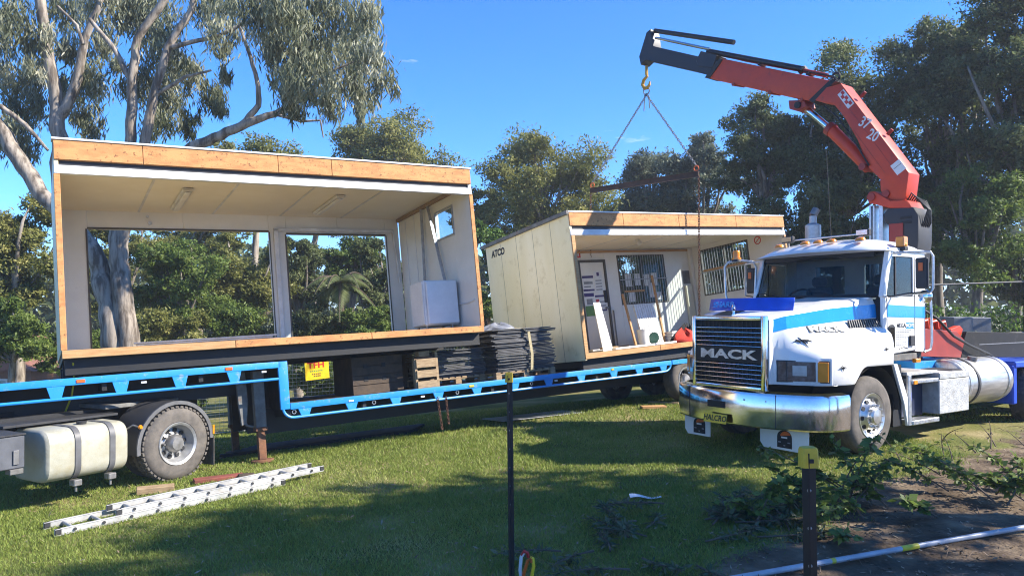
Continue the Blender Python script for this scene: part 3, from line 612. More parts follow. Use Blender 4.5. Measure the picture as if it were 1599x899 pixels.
def sheets(n, x0, x1, y0, y1, z0, dz, lab, grp, seed):
    r = random.Random(seed); z = z0
    mes = []
    for v in range(5):
        pts = []
        nx = 14
        top = []
        for i in range(nx+1): top.append((x0+(x1-x0)*i/nx, .0016*math.sin(i*.9+v*2)+.001*math.sin(i*2.3+v)))
        m = MB(); th = .009
        rings = [[(px, y0, zz-th), (px, y1, zz-th), (px, y1, zz+th), (px, y0, zz+th)] for px, zz in top]
        m.loft(rings); mes.append(m.mesh('black_sheet', 0, 1, 40)); mes[-1].materials.append(sheetm)
    for k in range(n):
        o = bpy.data.objects.new('black_sheet', mes[k % 5]); COL.objects.link(o)
        sc = r.uniform(-.05, .05); jx = r.uniform(-.05, .05) if k > 2 else 0
        if k > n*.6: jx += r.uniform(-.08, .08)
        o.matrix_world = TL @ Matrix.Translation(((x0+x1)/2+jx, (y0+y1)/2+r.uniform(-.04, .04), z)) @ Matrix.Rotation(R(r.uniform(-1.6, 1.6)), 4, 'Z') @ Matrix.Rotation(R(r.uniform(-.12, .12)), 4, 'Y') @ Matrix.Translation((-(x0+x1)/2, -(y0+y1)/2, 0))
        z += dz*r.uniform(.85, 1.2); tag(o, lab, 'plastic sheet', grp)
    return z
zt = sheets(31, 5.38, 6.66, .09, 1.14, D0+.14, .0242, 'black plastic sheet in the tall strapped stack on the trailer', 'black sheets in the tall stack', 1)
sheets(19, 4.25, 5.34, .42, 1.38, D0+.14, .024, 'black plastic sheet in the lower shaded stack under the hut corner', 'black sheets in the lower stack', 2)
st = MB(); pts = [(6.10, 1.24, D0+.11), (6.08, 1.20, zt), (6.05, .44, zt+.012), (6.0, .09, zt-.02), (6.09, .025, zt-.09), (6.12, .02, zt-.5), (6.09, .03, D0+.12), (6.09, .08, D0+.10)]
for a, b in zip(pts[:-1], pts[1:]): st.bar(a, b, .055, .006, (0, -1, .2) if abs(a[2]-b[2]) > .2 else (0, 0, 1))
o = st.build('ratchet_strap', strapm); o.matrix_world = TL; tag(o, 'beige webbing strap round the tall stack of black sheets', 'strap')
o = heap('tarp_bundle', 5.72, .50, zt-.005, .32, .28, .11, tarp, 9, 40); o.matrix_world = TL; tag(o, 'crumpled silver tarp on top of the tall black stack', 'tarp')

# ------------------------------------------------------------------ prime mover at the left edge
PT = frame(30, -.8, 1.0, (-4.416, 9.629, -.102)) @ Matrix.Scale(.96, 4)
pm = thing('prime_mover', 'dusty prime mover coupled under the trailer, its fuel tank and rear wheel showing', 'truck', PT)
for y in (.85, 1.55): bx('chassis_rail', black, pm, -3.9, 1.0, y, y+.09, .72, 1.0, .004)
for x in (-2.9, -1.6, -.4, .6): bx('cross_member', black, pm, x, x+.1, .941, 1.549, .76, .96, 0)
bx('fifth_wheel', oldpaint, pm, -.6, .5, .6, 1.9, 1.002, 1.06, .01)
for y, o_ in ((0.0, -1), (2.46, 1)):
    e = bpy.data.objects.new('wheel', None); COL.objects.link(e); e.parent = pm
    wheel_parts(e, (0.06, y, .5), o_, .5, .28, tyred if o_ < 0 else tyre, silverd, False, tread=True)
for y in (.31, 1.87): MB().lathe([(.28, 0), (.46, 0), (.5, .06), (.5, .22), (.46, .28), (.28, .28)], (.06, y, .5), (0, 1, 0), 36, closed=True).build('inner_tyre', tyre, pm)
MB().cyl((.06, .2, .5), (.06, 2.26, .5), .08, n=12).build('axle', black, pm)
def guard(y0, y1):
    r0, r1 = .565, .58; rings = []
    for i in range(19):
        a = R(-8+ i*188/18); rings.append([(.06-r0*math.cos(a), y0, .5+r0*math.sin(a)), (.06-r1*math.cos(a), y0, .5+r1*math.sin(a)), (.06-r1*math.cos(a), y1, .5+r1*math.sin(a)), (.06-r0*math.cos(a), y1, .5+r0*math.sin(a))])
    MB().loft(rings).build('mudguard', dgrey, pm, smooth=40)
    rings = []
    for i in range(19):
        a = R(-8+i*188/18); rings.append([(.06-q*math.cos(a), yy, .5+q*math.sin(a)) for q, yy in ((r0-.03, y0-.006), (r1+.004, y0-.006), (r1+.004, y0+.02), (r0-.03, y0+.02))])
    MB().loft(rings).build('mudguard_lip', M('grey_guard_%d' % (y0*10), (.13,.13,.135), .6), pm, smooth=40)
guard(.03, .62); guard(1.84, 2.42)
bx('mud_flap', tyred, pm, .655, .67, .03, .60, .10, .52, .004); bx('reflector', amber, pm, .63, .66, .015, .029, .55, .68, .004)
ml = MB().tube([(-.62, .25, .72), (-.52, .12, .82), (-.50, .02, .80)], .012, 6).build('marker_arm', steel, pm); MB().lathe([(.0, -.02), (.025, -.01), (.03, .01), (.02, .03)], (-.50, 0, .80), (0, -1, 0), 14).build('marker_lamp', amber, ml)
# tank: rounded rectangle section
def rrect(w, h, r, n=6):
    o = []
    for cx_, cz_, a0 in ((w-r, h-r, 0), (r, h-r, 90), (r, r, 180), (w-r, r, 270)):
        for k in range(n+1): a = R(a0+90*k/n); o.append((cx_+r*math.cos(a), cz_+r*math.sin(a)))
    return o
sec = rrect(.80, .62, .17)
rings = [[(x, .0+.40+(u-.40)*sc, .28+.31+(v-.31)*sc) for u, v in sec] for x, sc in ((-1.665, .86), (-1.655, .955), (-1.635, .985), (-1.63, 1), (-.69, 1), (-.68, .985), (-.66, .955), (-.65, .90))]
MB().loft(rings).build('fuel_tank', tankm, pm, smooth=50)
for x in (-1.30, -.87):
    rings = [[(x+dx, .0+.40+(u-.40)*1.02*s2, .28+.31+(v-.31)*1.02*s2) for u, v in sec] for dx, s2 in ((-.035, .985), (-.035, 1.01), (.035, 1.01), (.035, .985))]
    sp = MB().loft(rings, caps=False).build('tank_strap', M('tank_strap_%d' % (x*-100), (.12,.12,.125), .5), pm, smooth=50)
    bx('tank_bracket', steel, sp, x-.05, x+.05, -.01, .10, .20, .275, .008); MB().cyl((x, .04, .13), (x, .04, .20), .014, n=8).build('bracket_bolt', steel, sp)
MB().cyl((-1.1, .28, .90), (-1.1, .28, .935), .055, .06, 16).build('filler_cap', dgrey, pm)
bx('battery_box', M('battery_box_grey', (.10,.105,.12), .5), pm, -2.5, -1.90, .0, .50, .53, .90, .012); bx('box_latch', steel, pm, -2.03, -1.97, -.02, -.002, .58, .74, .004); bx('box_lid', dgrey, pm, -2.51, -1.89, -.01, .51, .902, .92, .004)
bx('box_bracket', oldpaint, pm, -2.06, -1.92, -.015, .1, .47, .528, .004)
bx('side_skirt_step', oldpaint, pm, -3.2, -2.52, .0, .3, .35, .42, .004)
bx('catwalk', dgrey, pm, -1.9, -.5, .48, .845, .93, .96, .003)
# ------------------------------------------------------------------ crane truck
TR = frame(56.2, -.5, .8, (3.84, 9.054, .235))
ct = thing('crane_truck', 'white bonneted truck with blue stripe and chrome bumper carrying the red crane', 'truck', TR)
CW = 1.22
def lerp(s, pts):
    return float(np.interp(s, [p[0] for p in pts], [p[1] for p in pts]))
YH = [(-.27, .66), (0, .54), (.75, .42), (1.62, .27)]; ZT = [(-.27, 1.80), (0, 1.87), (.75, 1.99), (1.62, 2.10)]
ST = [(-.27, 1.755), (.0, 1.83), (.75, 1.925), (1.62, 1.99), (1.8, 1.99)]; SBZ = [(-.27, 1.60), (0, 1.665), (.75, 1.745), (1.62, 1.81), (1.8, 1.81)]
YF = [(-.2, .62), (-.12, .56), (.0, .34), (.12, .15), (.22, .055), (.35, .015), (.6, 0), (1.62, .03), (1.9, .06)]
ZF = [(-.2, 1.30), (.3, 1.33), (.9, 1.38), (1.62, 1.55)]
def zb(s):
    if s < .70: return .95
    if s < 1.0: return .95+.21*math.sin((s-.70)/.30*math.pi/2)
    return 1.165
def hood_sec(s):
    yh, zt, st, sb, yf, zf, b = lerp(s, YH), lerp(s, ZT), lerp(s, ST), lerp(s, SBZ), lerp(s, YF), lerp(s, ZF), zb(s)
    yf = min(yf, yh-.02)
    h = [(CW, zt+.02), (.85 if yh < .8 else yh, zt+.012), (yh+.10, zt-.005), (yh+.03, (zt+st)/2+.012), (yh, st), (yh-.015, sb), (yh-.03-.10*(yh-yf), sb-.09), (yf+.42*(yh-yf), zf+.10), (yf+.14*(yh-yf), zf+.03), (yf+.01, zf-.04), (yf, zf-.12), (yf+.004, b+.02), (yf+.02, b)]
    return h
ss = [-.25, -.22, -.17, -.12, -.06, 0, .06, .12, .2, .3, .45, .6, .7, .76, .82, .88, .94, 1.0, 1.1, 1.25, 1.4, 1.55, 1.66]
rings = []
for s in ss:
    h = hood_sec(s); rings.append([(s, y, z) for y, z in h] + [(s, 2*CW-y, z) for y, z in h[:0:-1]])
hood = MB()
hood.loft(rings, caps=False, closed=False)
hood.add([rings[0][i] for i in range(len(rings[0]))], [tuple(range(len(rings[0])))])
for r_ in (1,):
    pass
# front lower panel under the headlights and the fender underside lip
fro = [(lerp_s, ) for lerp_s in ()]
hood.build('bonnet', truckw, ct, smooth=45)
for sgn in (0, 1):
    MY = (lambda y: y) if not sgn else (lambda y: 2*CW-y)
    stp = MB(); up = []
    for s in np.linspace(-.25, 1.655, 24):
        h = hood_sec(s); up.append([(s, MY(h[4][0]-.006), h[4][1]), (s, MY(h[5][0]-.006), h[5][1])])
    for a, b in zip(up[:-1], up[1:]): stp.add([a[0], b[0], b[1], a[1]], [(0, 1, 2, 3)])
    stp.build('bonnet_stripe', bluet, ct, smooth=45)
    # wheel well liner
    rg = []
    for i in range(13):
        a = R(180*i/12); rg.append([(1.22-.60*math.cos(a), MY(.05), .54+.62*math.sin(a)), (1.22-.60*math.cos(a), MY(.62), .54+.62*math.sin(a))])
    ww = MB()
    for a, b in zip(rg[:-1], rg[1:]): ww.add([a[0], b[0], b[1], a[1]], [(0, 1, 2, 3)])
    ww.build('wheel_well', dgrey, ct, smooth=60)
    # guard behind the wheel
    MB().prism([(1.70, 1.17), (1.80, 1.17), (2.10, .62), (2.16, .30), (2.05, .30), (1.96, .62)], 'y', MY(.06), MY(.10)).build('rear_guard', truckw if not sgn else truckw, ct, .006)
    bx('guard_liner', black, ct, 1.78, 2.0, min(MY(.12), MY(.6)), max(MY(.12), MY(.6)), .30, 1.15, 0)
    # headlamp: swept cluster
    a0 = Vector((-.135, MY(.60), 0)); a1 = Vector((.215, MY(.045), 0)); dv = a1-a0; nrm = Vector((-dv.y, dv.x, 0)).normalized(); nrm = nrm if nrm.x < 0 else -nrm
    def hl_q(name, mat, u0, u1, z0, z1, off, th, par):
        p0 = a0+dv*u0+nrm*off; p1 = a0+dv*u1+nrm*off
        return MB().add([(*p0.xy, z0), (*p1.xy, z0), (*p1.xy, z1), (*p0.xy, z1)]+[(*(p+nrm*th).xy, z) for p, z in ((p0, z0), (p1, z0), (p1, z1), (p0, z1))], [(0,3,2,1),(4,5,6,7),(0,1,5,4),(1,2,6,5),(2,3,7,6),(3,0,4,7)]).build(name, mat, par, .005)
    hl_ = hl_q('headlamp_surround', truckw, -.04, 1.03, .955, 1.30, -.05, .055, ct)
    hl_q('headlamp_bezel', dgrey, .02, .99, .985, 1.265, .006, .012, hl_)
    hl_q('headlamp', lensglass, .05, .74, 1.0, 1.25, .019, .008, hl_); hl_q('lamp_reflector', silverd, .32, .58, 1.07, 1.20, .028, .004, hl_); hl_q('lamp_divider', dgrey, .20, .22, 1.0, 1.25, .028, .004, hl_)
    hl_q('indicator', amber, .775, .965, 1.0, 1.25, .019, .014, hl_)
# grille
gr = thing('grille', None, None); gr.parent = ct
fr = MB()
x0g, zlo, zhi, yl, yr = -.27, .90, 1.80, .66, 1.78
outer = [(yl-.05+(yr-yl+.10)*u, zlo-.04+(zhi-zlo+.08)*v) for u, v in ((0,0),(1,0),(1,1),(0,1))]
fr.box(-.33, -.24, yl-.05, yl+.012, zlo-.04, zhi+.03); fr.box(-.33, -.24, yr-.012, yr+.05, zlo-.04, zhi+.03)
fr.box(-.33, -.24, yl+.012, yr-.012, zhi-.03, zhi+.03); fr.box(-.33, -.24, yl+.012, yr-.012, zlo-.04, zlo+.012)
fr.build('grille_surround', chrome, gr, .016, 2)
bx('grille_backing', black, gr, -.262, -.255, yl, yr, zlo, zhi, 0)
bx('front_panel', truckw, ct, -.25, -.16, .60, 1.84, .955, 1.78, .004)
for k in range(13):
    z = zlo+.045+.0605*k
    if k in (5, 6, 7): continue
    MB().cyl((-.305, yl+.012, z), (-.305, yr-.012, z), .0085, n=8).build('grille_bar', chrome, gr)
for k in range(15): bx('grille_fin', dgrey, gr, -.285, -.275, yl+.05+k*.071, yl+.056+k*.071, zlo+.02, zhi-.04, 0)
bx('name_panel', black, gr, -.318, -.29, yl+.012, yr-.012, 1.215, 1.415, .004)
text('name_letters', 'MACK', .165, (-.322, CW, 1.315), (0, -1, 0), (0, 0, 1), alu, gr, .006, .006, sx=2.0)
bx('grille_sill', chrome, ct, -.30, -.22, yl, yr, .82, .858, .01)
# bonnet ornament and bug shield
dg = MB().lathe([(.0, 0), (.028, .0), (.03, .02), (.018, .05), (.022, .09), (.03, .12), (.018, .15), (0, .155)], (-.12, 1.27, 1.83), (0, 0, 1), 10).build('bonnet_ornament', chrome, ct); MB().tube([(-.12, 1.27, 1.91), (-.17, 1.25, 1.93), (-.19, 1.24, 1.91)], [.022, .016, .008], 8).build('ornament_muzzle', chrome, dg); MB().tube([(-.12, 1.27, 1.86), (-.07, 1.25, 1.85), (-.05, 1.24, 1.83)], [.02, .018, .01], 8).build('ornament_body', chrome, dg)
sh = []
for t in np.linspace(0, 1, 9):
    y = 2.02-1.42*t; s = .02+.22*(abs(t-.5)*2)**2; sh.append([(s, y, 1.90), (s+.012, y, 1.90), (s+.055, y, 2.075), (s+.043, y, 2.075)])
bs = MB().loft(sh).build('bug_shield', bluedk, ct, .003, smooth=40)
text('shield_letters', 'SHARP', .105, (.035, 1.58, 1.985), (-.08, -1, 0), (.25, 0, 1), bluet, bs, .003, .004, sx=1.25)
# bumper
path = [(.46, .0), (.36, .0), (.22, .015), (.10, .06), (.02, .12), (-.06, .20), (-.20, .52), (-.30, .80), (-.335, CW)]
full = path+[(s, 2*CW-y) for s, y in path[-2::-1]]
sec_ = [(.02, .385), (-.05, .39), (-.064, .41), (-.068, .60), (-.066, .80), (-.05, .838), (.05, .86), (.05, .84), (-.01, .80), (-.02, .6), (0.02, .42)]
rings = []
for i, (s, y) in enumerate(full):
    p = full[min(i+1, len(full)-1)]; q = full[max(i-1, 0)]; d = Vector((p[0]-q[0], p[1]-q[1])).normalized(); nn = Vector((-d.y, d.x))
    if i == len(full)//2: nn = Vector((1, 0))
    nn = nn if (nn.x > 0 or abs(nn.x) < .2 and nn.y*(1 if y < CW else -1) > 0) else -nn
    rings.append([(s+nn.x*o_, y+nn.y*o_, z) for o_, z in sec_])
bp = MB().loft(rings).build('bumper', chromed, ct, smooth=28)
bx('bumper_slot', black, bp, -.409, -.397, 1.19, 1.49, .60, .69, .003)
for yy, s0_ in ((.50, -.265), (2*CW-.50, -.265)): MB().bar((s0_, yy, .41), (s0_, yy, .83), .006, .008, (1, 0, 0)).build('bumper_seam', dgrey, bp)
for yy, s0_ in ((.62, -.303), (.9, -.375), (1.8, -.303), (1.55, -.385)): MB().cyl((s0_+.01, yy, .74), (s0_-.004, yy, .74), .012, n=10).build('bumper_bolt', steel, bp)
bx('bumper_slot', amber, bp, .37, .44, -.062, -.05, .68, .735, .003)
pt = MB().prism([(-.478, .40), (-.448, .52), (-.438, .52), (-.468, .40)], 'y', 1.12, 1.50).build('number_plate', plate, ct, .002); text('plate_letters', 'HALCRO', .105, (-.4655, 1.31, .461), (0, -1, 0), (.24, 0, 1), ink, pt, .001, .002, sx=.92)
# under-bumper flaps with printed badge
for y0, y1, lx in ((.20, .93, .55), (1.78, 2.26, 1.98)):
    fl = MB().prism([(y0, .40), (y1, .40), (y1, .17), (y1-.06, .10), (y0, .10)], 'x', -.02, -.008).build('bumper_flap', white, ct, .002)
    bg_ = MB().prism([(lx+.11*math.cos(R(a)), .27+.09*math.sin(R(a))) for a in range(0, 181, 20)]+[(lx-.11, .13), (lx+.11, .13)], 'x', -.0235, -.0205).build('badge', ink, fl)
    MB().prism([(lx-.02-.08*math.cos(R(a)), .28+.065*math.sin(R(a))) for a in range(20, 181, 20)], 'x', -.0265, -.024).build('badge_sun', orange, bg_)
    for a, b, z0, z1 in ((-.045, .045, .255, .275), (-.09, -.05, .195, .21), (.05, .09, .195, .21), (-.015, .01, .155, .17)): bx('badge_mark', inkgrey if z0 < .2 else paper, bg_, -.0295, -.027, lx+a, lx+b, z0, z1, 0)
    bx('badge_mark', ink, bg_, -.028, -.0268, lx-.05, lx+.05, .20, .25, 0)
# badges on the bonnet side
def side_pt(s, zz):
    h = hood_sec(s); zs = [q[1] for q in h][::-1]; ys = [q[0] for q in h][::-1]; return float(np.interp(zz, zs, ys))
def side_text(body, s, z, size, mat, bold=0, sx=1.0):
    y = min(side_pt(s-.2, z), side_pt(s+.2, z), side_pt(s, z-.05)); dy = (side_pt(s+.2, z)-side_pt(s-.2, z))/.4
    up_ = Vector((0, side_pt(s, z+.06)-side_pt(s, z-.06), .12))
    return text('side_badge', body, size, (s, side_pt(s, z)-.012, z), (1, dy, 0), up_, mat, ct, .002, bold, sx=sx)
side_text('MACK', .60, 1.655, .125, ink, .010, 1.6); side_text('MACK', .60, 1.655, .125, paper, .001, 1.6).location = (0, -.006, 0)
def tribal(s, z, k):
    m = MB()
    for a, b, c, d in ((-.10, 0, .0, .01), (0, .02, .13, .0), (-.02, .06, .02, -.07), (-.06, .03, -.03, -.02), (.02, .03, .05, -.02)):
        p0 = (s+a*k, side_pt(s+a*k, z+b*k)-.008, z+b*k); p1 = (s+c*k, side_pt(s+c*k, z+d*k)-.008, z+d*k); m.tube([p0, ((p0[0]+p1[0])/2, (p0[1]+p1[1])/2-.002, (p0[2]+p1[2])/2+.01*k), p1], [.004, .012*k, .002], 6)
    m.build('pinstripe_motif', ink, ct)
tribal(.12, 1.50, 1.0); tribal(.42, 1.17, .6); tribal(1.45, 1.38, .5)
vt = MB().add([(1.03, side_pt(1.03, 1.73)-.012, 1.775), (1.60, side_pt(1.60, 1.75)-.012, 1.795), (1.60, side_pt(1.60, 1.70)-.016, 1.685), (1.03, side_pt(1.03, 1.68)-.016, 1.66)], [(0,1,2,3)]).build('bonnet_vent', dgrey, ct)
for k in range(14):
    s = 1.05+k*.0405; MB().bar((s, side_pt(s, 1.73)-.017, 1.775), (s, side_pt(s, 1.68)-.021, 1.675), .008, .01, (0,1,0)).build('vent_fin', steel, vt)
MB().add([(1.50, .24, 1.70), (1.56, .22, 1.70), (1.86, .13, 1.50), (1.80, .13, 1.49)]+[(1.52, .26, 1.62), (1.6, .26, 1.64), (1.84, .15, 1.46), (1.78, .15, 1.45)], [(0,1,2,3),(7,6,5,4),(0,4,5,1),(1,5,6,2),(2,6,7,3),(3,7,4,0)]).build('bonnet_catch', dgrey, ct, .004)
# cab
def cabside(MY, near):
    yo, yi = (.15, .19) if near else (2.25, 2.29)
    P = lambda n, m, poly, bev=.006: MB().prism(poly, 'y', yo, yi).build(n, m, ct, bev)
    P('cowl_side', truckw, [(1.60, 1.16), (1.70, 1.16), (1.70, 2.09), (1.60, 2.09)])
    d = P('door', truckw, [(1.706, 1.36), (1.80, 1.30), (2.425, 1.34), (2.425, 2.105), (1.706, 2.095)])
    MB().prism([(1.710, 1.815), (2.421, 1.80), (2.421, 1.965), (1.710, 1.985)], 'y', yo-.004 if near else yi, yo-.0005 if near else yi+.004).build('door_stripe', bluet, d)
    for (xa, za, xb, zb2) in ((1.703, 1.36, 1.703, 2.09), (2.428, 1.34, 2.428, 2.66), (1.80, 1.297, 2.425, 1.337)): MB().bar((xa, yo-.0015 if near else yi+.0015, za), (xb, yo-.0015 if near else yi+.0015, zb2), .003, .009, (0, 1, 0) if xa == xb else (0, 0, 1)).build('door_gap', dgrey, d)
    P('quarter_panel', truckw, [(2.431, 1.32), (2.72, 1.30), (2.72, 2.78), (2.431, 2.78)])
    MB().prism([(2.433, 1.80), (2.718, 1.795), (2.718, 1.96), (2.433, 1.965)], 'y', yo-.004 if near else yi, yo-.0005 if near else yi+.004).build('quarter_stripe', bluet, ct)
    P('window_pillar', truckw, [(1.62, 2.10), (1.70, 2.10), (1.83, 2.66), (1.83, 2.78), (1.78, 2.78)])
    P('window_header', truckw, [(1.83, 2.655), (2.43, 2.665), (2.43, 2.78), (1.83, 2.78)])
    P('window_rear_frame', truckw, [(2.385, 2.108), (2.428, 2.108), (2.428, 2.662), (2.385, 2.662)])
    MB().prism([(1.715, 2.112), (2.383, 2.112), (2.383, 2.653), (1.838, 2.653)], 'y', yo+.015, yo+.019).build('side_glass', cabglass, ct)
    bx('quarter_light_bar', dgrey, ct, 1.93, 1.955, yo+.004, yo+.014, 2.112, 2.655, 0)
    if near:
        hd = MB().prism([(1.73, 1.68), (1.78, 1.71), (1.84, 1.71), (1.88, 1.68), (1.88, 1.40), (1.84, 1.37), (1.74, 1.46)], 'y', yo-.018, yo-.001).build('door_window', dgrey, d, .006); MB().prism([(1.75, 1.67), (1.86, 1.67), (1.86, 1.41), (1.75, 1.48)], 'y', yo-.022, yo-.0185).build('lower_glass', cabglass, hd)
        bx('door_handle', dgrey, d, 2.26, 2.38, yo-.03, yo-.001, 1.40, 1.55, .01)
        text('door_print', 'MEGA', .085, (2.065, yo-.002, 1.69), (1, 0, 0), (0, 0, 1), ink, d, .001, .001, sx=1.05)
        bx('door_print', bluepr, d, 2.19, 2.405, yo-.003, yo-.0005, 1.645, 1.735, 0); text('door_print', 'MOVE', .08, (2.297, yo-.0045, 1.69), (1, 0, 0), (0, 0, 1), paper, d, .001, .001)
        for z, w in ((1.625, .42), (1.60, .40), (1.565, .38), (1.535, .36), (1.51, .30), (1.455, .27), (1.425, .27)):
            for j in range(int(w/.045)): bx('small_print', inkgrey, d, 1.935+j*.045, 1.935+j*.045+.034, yo-.002, yo-.0005, z-.006, z+.006, 0)
        MB().tube([(2.0, yo-.004, 1.365), (2.12, yo-.004, 1.39), (2.25, yo-.004, 1.365)], .005, 5).build('pinstripe_motif', ink, d)
        MB().tube([(2.76, .16, 2.06), (2.78, .10, 2.05), (2.78, .09, 1.7), (2.78, .09, 1.45), (2.74, .09, 1.34), (2.62, .12, 1.31)], .017, 8).build('grab_rail', alu, ct)
        bx('cab_sill', oldpaint, ct, 1.86, 2.5, .16, .5, 1.20, 1.295, .006)
cabside(lambda y: y, True); cabside(lambda y: 2*CW-y, False)
bx('cab_floor', black, ct, 1.66, 2.70, .20, 2.24, 1.22, 1.30, 0)
bx('firewall', black, ct, 1.62, 1.66, .20, 2.24, 1.2, 2.06, 0)
for y0, y1 in ((.19, .55), (1.05, 1.38), (1.9, 2.25)): bx('back_wall', truckw, ct, 2.68, 2.719, y0, y1, 1.30, 2.78, 0)
for y0, y1 in ((.55, 1.05), (1.38, 1.9)): bx('back_wall', truckw, ct, 2.68, 2.719, y0, y1, 1.30, 2.17, 0); bx('back_wall', truckw, ct, 2.68, 2.719, y0, y1, 2.62, 2.78, 0); bx('rear_glass', cabglass, ct, 2.695, 2.70, y0, y1, 2.17, 2.62, 0)
rings = []
for s, z, e in ((1.50, 2.735, .10), (1.515, 2.765, .08), (1.60, 2.80, .06), (1.75, 2.855, .05), (1.95, 2.895, .07), (2.25, 2.91, .08), (2.55, 2.905, .08), (2.68, 2.885, .07), (2.73, 2.83, .04)):
    top = []
    for t in np.linspace(0, 1, 15):
        y = .13+2.18*t; u = abs(2*t-1); top.append((s+(.16*u**2.5 if s < 1.7 else 0), y, 2.735+(z-2.735)*(1-u**5)+e*(1-u**2)*(.9 if s > 1.55 else .3)))
    rings.append(top+[(s+(.16 if s < 1.7 else 0), 2.31, 2.73), (s+(.16 if s < 1.7 else 0), .13, 2.73)])
MB().loft(rings).build('cab_roof', truckw, ct, smooth=50)
# windscreen: curved glass and rubber surround
gl = MB(); tb_ = []; bt_ = []
for t in np.linspace(0, 1, 13):
    u = 2*t-1; tb_.append((1.70+.10*u*u, CW+.975*u, 2.715-.0*u*u)); bt_.append((1.50+.11*u*u, CW+1.0*u, 2.105))
for i in range(12): gl.add([bt_[i], bt_[i+1], tb_[i+1], tb_[i]], [(0,1,2,3)])
gl.build('windscreen', cabglass, ct, smooth=60)
MB().tube(bt_+[(1.66, CW+1.03, 2.2), (1.79, CW+1.015, 2.6)]+tb_[::-1]+[(1.79, CW-1.015, 2.6), (1.66, CW-1.03, 2.2), bt_[0]], .026, 8).build('windscreen_rubber', black, ct)
for sg_ in (-1, 1): MB().bar((1.63, CW+sg_*1.045, 2.08), (1.83, CW+sg_*1.03, 2.76), .07, .10, (1, 0, 0)).build('windscreen_pillar', truckw, ct, .012)
bx('cowl_panel', truckw, ct, 1.50, 1.72, .30, 2.14, 2.055, 2.085, .008)
bx('visor_band', black, ct, 1.70, 1.73, .32, 2.12, 2.66, 2.73, .004)
for y in (.75, 1.65): MB().tube([(1.47, y, 2.10), (1.53, y+.25, 2.16), (1.56, y+.5, 2.17)], .009, 6).build('wiper', black, ct)
bx('dashboard', dgrey, ct, 1.67, 1.95, .22, 2.22, 1.85, 2.08, .03)
MB().lathe([(.22+.015*math.cos(a), .015*math.sin(a)) for a in [R(60*i) for i in range(7)]], (2.0, 1.75, 2.08), (-.75, 0, .65), 24, closed=True).build('steering_wheel', black, ct)
for y0, n in ((.45, 0), (1.5, 1)):
    st_ = bx('seat', seatm, ct, 2.15, 2.62, y0, y0+.5, 1.60, 1.75, .04); bx('seat_back', seatm, st_, 2.50, 2.64, y0+.02, y0+.48, 1.75, 2.28, .05); bx('head_rest', seatm, st_, 2.52, 2.62, y0+.12, y0+.38, 2.29, 2.45, .04); bx('seat_base', black, st_, 2.2, 2.6, y0+.05, y0+.45, 1.30, 1.60, .01)
# mirrors
for MYo, sg_, lab in ((-.32, 1, 0), (2.72, -1, 1)):
    yi = .14 if not lab else 2.30; s0, s1 = (1.86, 2.16) if not lab else (1.72, 2.06)
    fr_ = MB().tube([(1.86, yi, 2.70), (1.90, (yi+MYo)/2, 2.70), (1.95, MYo, 2.69), (1.97, MYo-.02*sg_, 2.64), (1.97, MYo-.02*sg_, 2.20), (1.95, MYo, 2.15), (1.88, (yi+MYo)/2, 2.13), (1.82, yi, 2.09)], .016, 8).build('mirror_arm', alu, ct)
    ym = sorted((MYo+.03*sg_, MYo+.20*sg_))
    mb_ = bx('mirror_housing', dgrey, fr_, 1.92, 1.985, ym[0], ym[1], 2.20, 2.62, .02); bx('mirror_glass', chrome, mb_, 1.986, 1.99, ym[0]+.02, ym[1]-.02, 2.22, 2.60, 0)
    bx('mirror_lamp', orange, mb_, 1.905, 1.919, (ym[0]+ym[1])/2-.03, (ym[0]+ym[1])/2+.03, 2.44, 2.55, .004)
    MB().tube([(1.72, yi, 2.09), (1.84, (yi+MYo)/2, 2.14), (1.95, MYo, 2.16)], .010, 6).build('mirror_stay', dgrey, fr_)
    if not lab: MB().lathe([(0, -.05), (.06, -.04), (.09, -.01), (.095, .01), (0, .012)], (1.99, MYo+.10, 2.09), (1, 0, 0), 18).build('spotter_mirror', chrome, fr_)
# far-side guard mirror frame with beacon
fm = MB().tube([(1.35, 2.55, 1.95), (1.33, 2.62, 2.15), (1.33, 2.64, 2.62), (1.36, 2.60, 2.69), (1.5, 2.45, 2.72), (1.62, 2.32, 2.70), (1.66, 2.28, 2.60), (1.62, 2.28, 2.10)], .020, 8).build('mirror_hoop', alu, ct)
bk_ = MB().lathe([(.0, 0), (.075, 0), (.075, .03), (.058, .035), (.058, .13), (.05, .145), (0, .15)], (1.45, 2.50, 2.735), (0, 0, 1), 18).build('beacon', amber, ct); MB().cyl((1.45, 2.50, 2.70), (1.45, 2.50, 2.745), .08, .07, 18).build('beacon_base', dgrey, bk_)
bk_ = bx('beacon', amber, ct, 2.04, 2.16, .09, .21, 2.80, 2.945, .012); bx('beacon_base', dgrey, bk_, 2.05, 2.15, .08, .22, 2.75, 2.80, .006); MB().lathe([(.0, 0), (.03, .0), (.03, .06), (0, .07)], (2.1, .15, 2.83), (0, -1, 0), 10).build('beacon_reflector', gold, bk_)
for y in (.55, 1.0, 1.22, 1.44, 1.9): MB().lathe([(.075, 0), (.07, .02), (.05, .042), (0, .05)], (1.74, y, 2.885+.035*(1-(abs(y-CW)/1.1)**2)), (-.2, 0, 1), 16).build('roof_marker', amber, ct)
MB().tube([(1.95, .55, 3.02), (1.95, 1.9, 3.02)], .012, 6).build('light_bar', alu, ct)
for y in (.62, 1.88):
    sp = bx('spot_lamp', dgrey, ct, 1.90, 1.98, y-.10, y+.10, 2.985, 3.085, .012); bx('spot_lens', chrome, sp, 1.892, 1.899, y-.085, y+.085, 3.0, 3.07, 0)
    bx('lamp_bracket', steel, ct, 1.94, 1.96, y-.012, y+.012, 2.90, 2.984, 0)
